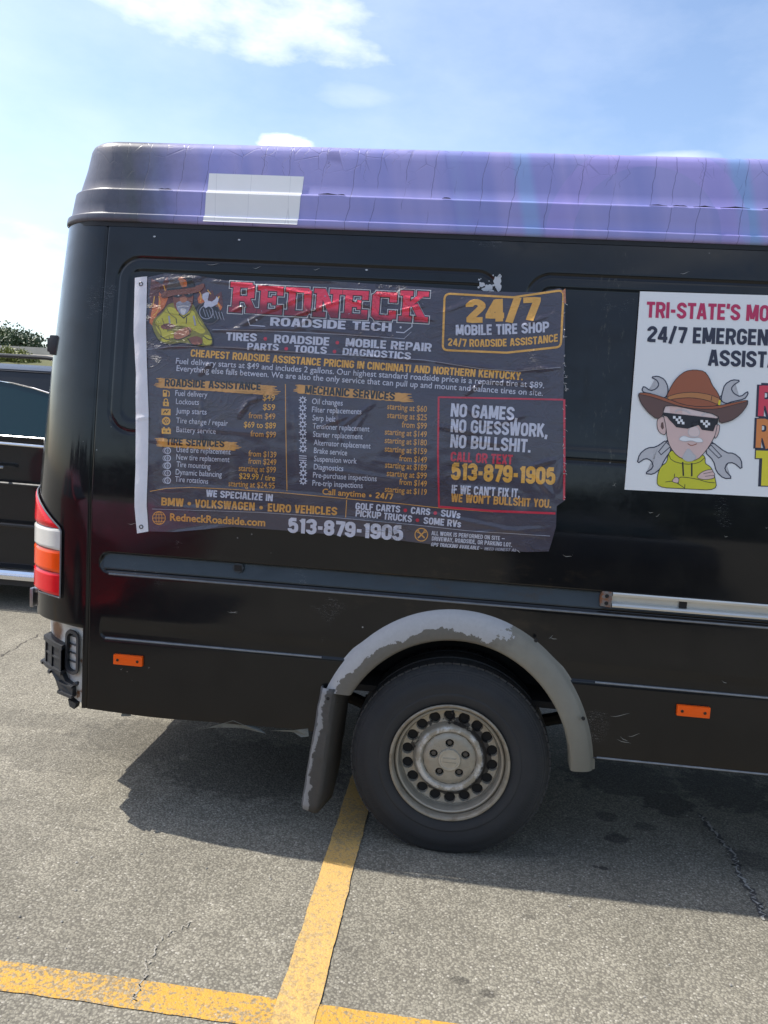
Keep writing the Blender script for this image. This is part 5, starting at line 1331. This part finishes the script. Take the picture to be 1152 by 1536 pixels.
for word, x0, y0, x1, h, m_ in (('REDNECK', 1137, 624, 1310, 42, S_R2), ('ROADSIDE', 1133.5, 671.5, 1310, 40, S_OR), ('TECH', 1131, 728, 1290, 48, S_YE)):
    TS(word, (x0-1.6, y0+1.4), (x1+1.6, y0+1.4+(x1-x0)*.03), h+2.8, S_NAVY, 2, weight=.31); TS(word, (x0, y0), (x1, y0+(x1-x0)*.03), h, m_, 3, weight=.22)
# crossed spanners
NV = S_NAVY
for hdl in ([(395,780),(440,740),(760,1090),(720,1130)], [(800,760),(850,800),(450,1130),(400,1090)]): shape(hdl, S_GR, 1.0, NV, 1.4, 0)
shape([(335,640),(380,632),(425,655),(447,705),(445,760),(400,790),(345,750),(285,740),(275,722),(287,698),(330,730),(368,718),(388,690),(375,660)], S_GR, 1.6, NV, 1.5, 1)
shape([(925,662),(870,656),(820,688),(802,750),(795,795),(830,815),(870,800),(950,785),(975,750),(970,733),(925,770),(880,748),(862,715),(880,690)], S_GR, 1.6, NV, 1.5, 1)
shape([(440,1050),(370,1100),(310,1105),(260,1145),(243,1210),(300,1172),(340,1190),(352,1235),(293,1274),(350,1280),(400,1240),(420,1190),(475,1110)], S_GR, 1.6, NV, 1.5, 1)
shape([(730,1060),(830,1138),(880,1140),(930,1180),(935,1250),(880,1202),(835,1205),(818,1250),(872,1305),(815,1307),(765,1262),(748,1190),(688,1130)], S_GR, 1.6, NV, 1.5, 1)
sp.stroke(K_([(435,1068),(385,1130),(402,1150),(465,1095)]), 1.1, NV, 2.4, True); sp.stroke(K_([(730,1085),(800,1160),(780,1172),(712,1105)]), 1.1, NV, 2.4, True)
# hoodie with folded arms
shape([(375,1365),(376,1290),(398,1228),(440,1200),(450,1140),(478,1115),(520,1165),(590,1195),(640,1180),(672,1148),(692,1165),(690,1208),(730,1230),(755,1290),(770,1385),(560,1374)], S_HOOD, 3, S_BLK, .9)
for l in ([(490,1275),(488,1300)], [(430,1330),(480,1322),(520,1345),(556,1370)], [(515,1340),(515,1305),(540,1295),(640,1310),(700,1330),(755,1335)], [(556,1372),(558,1345)], [(452,1150),(470,1190),(560,1215),(650,1205),(688,1170)]): sp.stroke(K_(l), .8, S_BLK, 4, smooth=1)
sp.stroke(K_([(543,1198),(548,1290)]), 2.0, S_BLK, 4.1); sp.stroke(K_([(603,1205),(603,1292)]), 2.0, S_BLK, 4.1)
shape([(632,1302),(660,1270),(695,1252),(740,1246),(742,1262),(755,1275),(752,1290),(750,1306),(690,1316)], S_SK, 4.2, S_BLK, .7); sp.stroke(K_([(680,1275),(742,1262)]), .6, S_BLK, 5); sp.stroke(K_([(690,1292),(752,1285)]), .6, S_BLK, 5)
shape([(468,1326),(495,1294),(520,1305),(515,1340)], S_SK, 4.2, S_BLK, .7)
# head
shape([(430,905),(395,893),(373,925),(376,980),(398,1012),(436,1022)], S_SK, 3.2, S_BLK, .8); shape([(765,955),(787,952),(785,990),(772,1030),(750,1048)], S_SK, 3.2, S_BLK, .8); sp.poly(K_([(402,940),(415,935),(420,975),(408,985),(398,965)]), S_HAT2, 4)
shape([(415,830),(480,822),(600,850),(772,890),(770,960),(757,1020),(732,1070),(692,1130),(642,1182),(580,1192),(508,1160),(460,1100),(440,1040),(432,960),(418,900)], S_SK, 5, S_BLK, .8, 1)
sp.poly(K_([(416,830),(458,826),(458,880),(416,876)]), S_SK2, 5.7); sp.poly(K_([(540,842),(772,890),(772,908),(540,880)]), S_SK2, 5.7)
for l in ([(492,865),(515,848),(555,852),(592,875)], [(665,888),(700,868),(735,872),(755,892)]): sp.stroke(K_(l), .8, S_BROW, 6.4, smooth=1); sp.stroke(K_([(x, y+8) for x, y in l]), .7, S_BROW, 6.4, smooth=1)
shape([(575,1000),(600,958),(640,968),(657,1008),(640,1034),(590,1030)], S_SK2, 6, S_BROW, .7)
shape([(513,1050),(545,1022),(598,1042),(658,1036),(682,1066),(640,1070),(600,1056),(550,1064)], S_W, 6.6, S_BROW, .8); sp.stroke(K_([(575,1076),(600,1092),(636,1078)]), 1.1, S_HAT, 6.6, smooth=1)
shape([(580,1104),(608,1140),(634,1165),(612,1190),(570,1194),(538,1172),(555,1140)], S_GR, 6.6, S_BROW, .8)
sp.poly(K_([(415,872),(776,912),(773,945),(748,965),(744,996),(668,986),(650,958),(636,932),(606,925),(592,950),(575,979),(500,969),(480,946),(455,922),(440,900),(415,893)]), S_BLK, 7)
for x, y in ((487,904),(505,920),(523,906),(516,938),(534,926),(545,942),(668,930),(684,946),(700,932),(698,962),(714,948)): sp.poly(K_([(x-8.5,y-8.5),(x+8.5,y-8.5),(x+8.5,y+8.5),(x-8.5,y+8.5)]), S_W, 7.6)
# hat
shape([(248,752),(268,741),(335,748),(430,778),(540,820),(650,836),(780,828),(880,806),(972,789),(968,825),(920,888),(860,928),(785,946),(774,888),(600,850),(480,826),(416,832),(414,892),(372,918),(310,868),(265,808)], S_HAT2, 7.8, S_BLK, .9, 1)
shape([(430,778),(470,690),(510,638),(560,600),(620,591),(685,601),(715,640),(735,692),(772,740),(792,790),(780,828),(650,836),(540,820),(470,792)], S_HAT, 8.2, S_BLK, .9, 1)
shape([(248,752),(268,741),(335,748),(430,778),(540,820),(650,836),(780,828),(880,806),(972,789),(960,803),(860,826),(770,850),(640,850),(520,832),(400,790),(320,764)], S_HAT, 8.6, S_BLK, .6, 1)
shape([(434,770),(520,744),(620,738),(720,754),(797,786),(782,824),(700,790),(600,774),(500,780),(448,792)], S_BAND, 8.9, S_BLK, .7, 1); sp.stroke(K_([(733,765),(728,795)]), .8, S_BLK, 9.6); sp.poly(K_([(778,792),(792,792),(788,824),(774,822)]), S_YE, 9.7)
sign = empty('advertising_board', (0, 0, 0), 'flat white board with a cowboy-hat cartoon man, stuck on the black van', 'sign')
def board():
    q = [(960.4, 437), (1318, 448), (1300, 753), (937, 734.5)]; P = px_list_s(q); rows = coons([P[0], P[1]], [P[3], P[2]], [P[0], P[3]], [P[1], P[2]], 50, 34); b = MB()
    b.grid([[ssurf(p.x, p.y, 0) for p in r] for r in rows], flip=True); return b
def px_list_s(l): return [side_xz(p[0], p[1], SOFF) for p in l]
bd = board(); n0 = len(bd.v)
sp.V, sp.F, sp.MI = bd.v+sp.V, bd.f+[tuple(i+n0 for i in f) for f in sp.F], [sp.idx(S_WHITE)]*len(bd.f)+sp.MI
sp.build('board', sign)
def board_edge():
    P = px_list_s([(960.4, 437), (1318, 448), (1300, 753), (937, 734.5)]); b = MB(); rows = []
    for dy in (.0, .005):
        row = []
        for i in range(4):
            for k in range(12):
                t = k/12; a, c = P[i], P[(i+1) % 4]; x, z = a[0]+(c[0]-a[0])*t, a[1]+(c[1]-a[1])*t; q = ssurf(x, z, 0); row.append((q[0], q[1]+dy, q[2]))
        rows.append(row)
    b.grid(rows, closed=True); b.build('board_edge', S_WHITE, sign)
board_edge()
bpy.data.objects.remove(_fo)

# ================================================================== PARKED CARS
GLASS = Mat('dark_car_glass', (.008, .030, .036), .05, 0, .45).m
def car(name, label, side_lo, green, roofz, width, loc, paint, win, chrome=True, rails=True, facing=1, belt=1.3, lean=0.0):
    """near flank on y = 0, far one on y = width; side outlines in (x, z); +x is the nose."""
    t = empty(name, loc, label, 'car'); X = facing
    b = MB(); n = 10; rows = []
    def flank(x, z): return .06*max(0, (z-.8)/.5)**2*.6+.05*max(0, (.55-z)/.3)**2+lean*max(0, z-.35)
    # lower body: rings of the outline, shrunk at the sides so the edges are round
    lo = side_lo; cx = sum(p[0] for p in lo)/len(lo); cz = sum(p[1] for p in lo)/len(lo)
    for y, k in ((.05, .975), (.015, .993), (0, 1), (.0, 1)): pass
    rings = [(.06, .955), (.02, .985), (.0, .998), (.0, .998)]
    ys = [(.07, .965), (.025, .988), (.004, .998), (.004, 1), (width-.004, 1), (width-.004, .998), (width-.025, .988), (width-.07, .965)]
    for y, k in ys: rows.append([(X*(cx+(x-cx)*(1-(1-k)*.35)), y+(flank(x, z) if y < width/2 else -flank(x, z)), cz+(z-cz)*k) for x, z in lo])
    b.grid(rows, closed=True, flip=X < 0); b.face(rows[0] if X > 0 else rows[0][::-1]); b.face(rows[-1][::-1] if X > 0 else rows[-1])
    b.build('body', paint, t, smooth=35)
    # cabin: four pillars in, glass panes proud of it
    (bx0, bx1, tx0, tx1) = green; tz = roofz-.05; tin = .17
    def cab(x, z, y): f = (z-belt)/(tz-belt); return (X*x, y+(tin*f if y < width/2 else -tin*f), z)
    b = MB(); q0 = [(bx0, belt), (bx1, belt), (tx1, tz), (tx0, tz)]
    b.grid([[cab(x, z, .045) for x, z in q0], [cab(x, z, width-.045) for x, z in q0]], closed=True)
    b.face([cab(x, z, .045) for x, z in q0]); b.face([cab(x, z, width-.045) for x, z in q0][::-1])
    rows = []
    for fx in [k/14 for k in range(15)]:
        x = tx0-.03+(tx1-tx0+.06)*fx; row = []
        for k in range(13):
            v = k/12; y = .045+tin-.015+(width-.09-2*tin+.03)*v; edge = min(1, min(v, 1-v)*9, min(fx, 1-fx)*9); row.append((X*x, y, tz-.012+.062*math.sqrt(max(0, edge*(2-edge)))-.03*abs(fx-.5)**2))
        rows.append(row)
    b.grid(rows, flip=X < 0); b.build('roof', paint, t, smooth=50, merge=False)
    for side in (0, 1):
        for pane in win:
            b = MB(); yy = .040 if side == 0 else width-.040
            P = [cab(x, z, yy) for x, z in pane]; b.face(P if side == 0 else P[::-1]); g = b.build('window', GLASS, t, smooth=0)
            if chrome:
                b = MB(); Q = P+[P[0]]; b.tube([Vector(p)+Vector((0, -.004 if side == 0 else .004, 0)) for p in Q], .0065, 6, caps=False); b.build('window_trim', CHROME, g)
    b = MB()
    f0 = [cab(bx1-.03, belt+.03, .12), cab(bx1-.03, belt+.03, width-.12), cab(tx1-.0, tz-.04, width-.12), cab(tx1-.0, tz-.04, .12)]
    b.face([(p[0]+X*.03, p[1], p[2]+.01) for p in f0]); b.build('windscreen', GLASS, t, smooth=0)
    b = MB(); f0 = [cab(bx0+.03, belt+.03, .12), cab(bx0+.03, belt+.03, width-.12), cab(tx0, tz-.04, width-.12), cab(tx0, tz-.04, .12)]
    b.face([(p[0]-X*.03, p[1], p[2]+.01) for p in f0]); b.build('rear_window', GLASS, t, smooth=0)
    if rails:
        for y in (.045+tin+.02, width-.065-tin):
            b = MB(); x0, x1 = tx0+.15, tx1-.22
            b.tube([(X*x0, y, roofz-.02), (X*(x0+.08), y, roofz+.045)]+[(X*(x0+.08+(x1-x0-.22)*k/8), y, roofz+.055) for k in range(9)]+[(X*(x1-.06), y, roofz+.045), (X*x1, y, roofz-.03)], .016, 8); b.build('roof_rail', BLACKPL, t)
    return t
def car_wheel(t, x, y, r, w, side):
    wl = bpy.data.objects.new('wheel', None); COL.objects.link(wl); wl.parent = t; wl.location = (x, y, r)
    s = 1 if side == 0 else -1; b = MB()
    b.lathe([(r*.66, .03*s), (r*.70, 0), (r*.93, -.002*s), (r*.99, .025*s), (r, .06*s), (r, (w-.05)*s), (r*.95, w*s), (r*.66, w*s)], 48); b.build('tyre', TYRE, wl)
    b = MB(); b.lathe([(r*.67, .02*s), (r*.64, .005*s), (r*.60, .05*s), (r*.2, .05*s), (r*.16, .02*s), (.0001, .02*s)], 40)
    for k in range(5):
        a = 2*math.pi*k/5; M = Matrix.Rotation(a, 4, 'Y'); b.box((r*.12, min(.012*s, .04*s), -.035), (r*.63, max(.012*s, .04*s), .035), 0, M)
    b.build('rim', simple('alloy', (.5, .5, .52), .3, .8), wl, smooth=30)
def smooth_outline(pts, it=2):
    P = [Vector(p) for p in pts]
    for _ in range(it):
        Q = []
        for a, b in zip(P, P[1:]+P[:1]): Q += [a*.8+b*.2, a*.2+b*.8]
        P = Q
    return [tuple(p) for p in P]
SUVP = simple('black_suv_paint', (.008, .009, .011), .35, 0, var=.2, scale=3, coat=.55, spec=.2)
REDP = simple('dark_red_paint', (.80, .014, .035), .25, 0, var=.15, scale=3, coat=1.0)
lo = smooth_outline([(-2.55, .45), (-2.6, 1.0), (-2.5, 1.36), (.95, 1.34), (1.4, 1.26), (2.35, 1.12), (2.55, .95), (2.58, .45), (2.3, .30), (-2.3, .30)], 2)
suv = car('parked_suv', 'black sport utility with bright window trim and roof rails, parked behind the van', lo, (-2.45, 1.1, -2.2, .30), 1.905, 2.0, (-3.30, 2.93, .0), SUVP,
          ([(-2.25, 1.345), (-1.55, 1.345), (-1.55, 1.74), (-2.10, 1.74)], [(-1.49, 1.345), (-.52, 1.345), (-.52, 1.76), (-1.49, 1.755)], [(-.46, 1.335), (.86, 1.325), (.42, 1.53), (.20, 1.625), (.05, 1.675), (-.12, 1.715), (-.30, 1.745), (-.46, 1.76)]), belt=1.32)
def suv_details():
    b = MB(); b.tube([(-2.0+.1*k, -.006, 1.312-.004*k*.5) for k in range(30)], .012, 8); b.build('belt_trim', CHROME, suv)
    b = MB(); b.tube([(-1.95+.1*k, -.012, .272) for k in range(39)], [.028]*39, 8); b.box((-1.95, -.05, .225), (1.85, .10, .255)); b.build('running_board', CHROME, suv, smooth=40)
    b = MB(); b.box((-1.95, .03, .16), (1.85, .3, .228)); b.build('rocker', BLACKPL, suv)
    b = MB(); b.tube([(-.50, .0, 1.095), (-.48, -.035, 1.10), (-.30, -.04, 1.10), (-.27, .0, 1.095)], .015, 8); b.build('door_handle', CHROME, suv)
    c = [o for o in bpy.data.objects if o.name.startswith('door_handle')][0]
    d = c.copy(); COL.objects.link(d); d.location.x = -1.05
    b = MB(); b.tube([(-2.2, -.006, .985), (1.6, -.006, .955)], .012, 6); b.tube([(-1.9, .0, .66), (1.6, .0, .63)], .014, 6); b.build('door_moulding', BLACKPL, suv)
    for x in (-.485, .80): b = MB(); b.box((x, -.001, .40), (x+.007, .006, 1.28)); b.build('door_gap', RUBBER, suv)
    for x in (-1.62, 1.55):
        for s, y in ((0, -.005), (1, 2.005)): car_wheel(suv, x, y, .39, .25, s)
suv_details(); suv.rotation_euler = (0, 0, R(-.6))
lo = smooth_outline([(-2.1, .35), (-2.2, .75), (-2.1, .98), (-.9, 1.0), (.75, .98), (1.5, .88), (2.1, .72), (2.2, .5), (2.1, .22), (-2.0, .22)], 2)
red = car('parked_hatchback', 'dark red hatchback parked beside the photographer, mirrored in the van flank', lo, (-2.05, 1.0, -1.6, .15), 1.48, 1.8, (-4.4, -3.95, 0), REDP,
          ([(-1.75, 1.0), (-.45, .99), (-.45, 1.38), (-1.45, 1.38)], [(-.38, .99), (.80, .98), (.08, 1.38), (-.38, 1.38)]), chrome=False, rails=False, belt=.97, lean=.17)
for x in (-1.35, 1.3):
    for s, y in ((0, -.005), (1, 1.805)): car_wheel(red, x, y, .32, .2, s)

# ================================================================== BACKGROUND
def bank():
    a = Mat('verge_grass', rough=.9); n = a.noise(.6, 8, .65); n2 = a.noise(9, 6, .6)
    a.set('Base Color', a.mix(n2, a.mix(n, (.045, .060, .016), (.10, .11, .03)), a.mix(n, (.08, .085, .03), (.17, .15, .06))))
    b = MB(); rows = []
    for y, z in ((40, .02), (44, .3), (50, 2.6), (55, 4.6), (58.5, 5.2), (62, 5.3), (80, 5.3), (140, 4.8)):
        rows.append([(x, y+1.2*noise.noise(Vector((x*.05, y*.1, 0))), z+.35*noise.noise(Vector((x*.11, y*.2, 3)))*min(1, z)) for x in range(-120, 61, 4)])
    b.grid(rows); o = b.build('embankment', a.m, smooth=60); o['kind'] = 'structure'
bank()
def barrier():
    b = MB(); x0, x1 = -110, 45
    sec = [(59.2, 4.9), (59.2, 5.35), (59.45, 5.6), (59.55, 6.20), (59.75, 6.20), (59.85, 5.6), (60.1, 5.35), (60.1, 4.9)]
    b.grid([[(x0+(x1-x0)*k/60, y, z) for k in range(61)] for y, z in sec])
    for k in range(20): b.box((x0+8*k, 59.18, 5.0), (x0+8*k+.06, 59.56, 6.19))
    o = b.build('highway_barrier', simple('weathered_concrete', (.42, .385, .33), .85, var=.3, scale=1.5, bump=.2), smooth=30)
    tag(o, 'long beige concrete barrier wall along the top of the bank', 'wall')
barrier()
LEAF = []
for nm, c1, c2 in (('leaf_mid', (.040, .070, .020), (.085, .12, .042)), ('leaf_dark', (.025, .050, .020), (.060, .09, .040)), ('leaf_yellow', (.11, .13, .022), (.23, .24, .055))):
    a = Mat(nm, rough=.6); a.set('Base Color', a.mix(a.noise(.9, 5, .6), c1, c2)); a.set('Subsurface Weight', .0)
    LEAF.append(a.m)
BARK = simple('bark', (.09, .07, .05), .9, var=.4, scale=5)
def tree_meshes(seed, h, w, n, leaf, trunk_h, size):
    rnd = random.Random(seed); b = MB(); t = MB()
    blobs = [(Vector((rnd.uniform(-.30, .30)*w, rnd.uniform(-.30, .30)*w, trunk_h+(h-trunk_h)*rnd.uniform(.18, .86))), w*rnd.uniform(.16, .30)) for _ in range(13)]
    blobs.append((Vector((0, 0, h*.86)), w*.22))
    for i in range(n):
        c, r = rnd.choice(blobs); d = Vector((rnd.gauss(0, 1), rnd.gauss(0, 1), rnd.gauss(0, .8))).normalized()*r*rnd.random()**.45; p = c+d
        if p.z < trunk_h*.6: continue
        u = Vector((rnd.gauss(0, 1), rnd.gauss(0, 1), rnd.gauss(0, 1))).normalized(); v = u.orthogonal().normalized(); s = size*rnd.uniform(.5, 1.2)
        b.face([p-u*s, p+v*s*.55, p+u*s, p-v*s*.55])
    t.tube([(0, 0, -.3), (.05, 0, trunk_h*.6), (0, .05, h*.55), (0, 0, h*.8)], [.035*h*.6, .028*h*.6, .016*h*.6, .005*h], 8)
    for c, r in blobs[:8]: t.tube([(0, 0, max(.1, c.z*.55)), tuple((c+Vector((0, 0, c.z*.55)))*.5+Vector((0, 0, .1))), tuple(c)], [.012*h*.6, .009*h*.6, .003*h], 5)
    return b, t
def plant(name, label, cat, loc, seed, h, w, n, leaf, trunk_h, size, group):
    root = empty(name, loc, label, cat, group); b, t = tree_meshes(seed, h, w, n, leaf, trunk_h, size)
    b.build('crown', LEAF[leaf], root, smooth=0); t.build('trunk', BARK, root); return root
def far(px, py, y): return at_y(px, py, y)
for px, yy, seed, h, w, lf, lb in ((6, 74, 1, 4.2, 5.5, 0, 'green tree above the barrier wall at the left edge of the view'), (33, 70, 2, 3.3, 4.2, 1, 'darker rounded tree above the barrier wall, next to the gap'), (62, 84, 3, 2.6, 3.6, 1, 'low dark tree above the barrier wall, close to the van'),
                                ):
    p = at_y(px, 520, yy); plant('broadleaf_tree', lb, 'tree', (p.x, yy, 5.0), seed, h, w, 2600, lf, .7, .17, 'trees beyond the barrier wall')
for px, yy, seed, h, w, lf, lb in ((10, 56, 11, 1.5, 2.4, 2, 'yellow-green bush on the bank at the left edge of the view'), (38, 56.3, 12, 1.25, 2.2, 2, 'yellow-green bush on the bank right of the larger one'), (-25, 56, 13, 1.4, 2.4, 0, None)):
    if lb is None: continue
    p = at_y(px, 545, yy); plant('verge_bush', lb, 'bush', (p.x, yy, 4.25), seed, h, w, 1500, lf, .15, .11, 'bushes on the bank')
# a wood across the lot, behind the camera: it only shows as the dark band mirrored in the van
def wood():
    b = MB(); rnd = random.Random(21)
    for k in range(46):
        cx = -60+2.7*k+rnd.uniform(-1, 1); cy = -46+rnd.uniform(-4, 4); h = rnd.uniform(4.5, 8.5); w = rnd.uniform(4, 6)
        for i in range(230):
            a = rnd.uniform(0, 6.283); t = rnd.random(); z = h*(.06+.94*t); r = w/2*math.sqrt(max(.02, 1-(2*t-.9)**2*.8))*rnd.random()**.4; p = Vector((cx+r*math.cos(a), cy+r*math.sin(a), z))
            u = Vector((rnd.gauss(0, 1), rnd.gauss(0, 1), rnd.gauss(0, 1))).normalized(); v = u.orthogonal().normalized(); s = rnd.uniform(.5, 1.0); b.face([p-u*s, p+v*s*.7, p+u*s, p-v*s*.7])
    o = b.build('distant_wood', LEAF[1], smooth=0); tag(o, 'dark belt of trees across the car park', kind='stuff'); o['category'] = 'wood'
wood()

BLKC = simple('charcoal_paint', (.014, .015, .018), .25, 0, var=.15, scale=3, coat=1.0)  # for an unseen car, added to darken what the van's mid panels reflect
blk = copy_tree(red); blk.name = 'parked_hatchback'; blk.location = (2.3, -6.4, 0); blk.rotation_euler = (0, 0, R(90)); blk['label'] = 'added charcoal hatchback, out of view behind the camera, darkening reflections in the van'
for o in list(blk.children):
    if o.name.split('.')[0] in ('body', 'roof'):
        o.data = o.data.copy(); o.data.materials[0] = BLKC
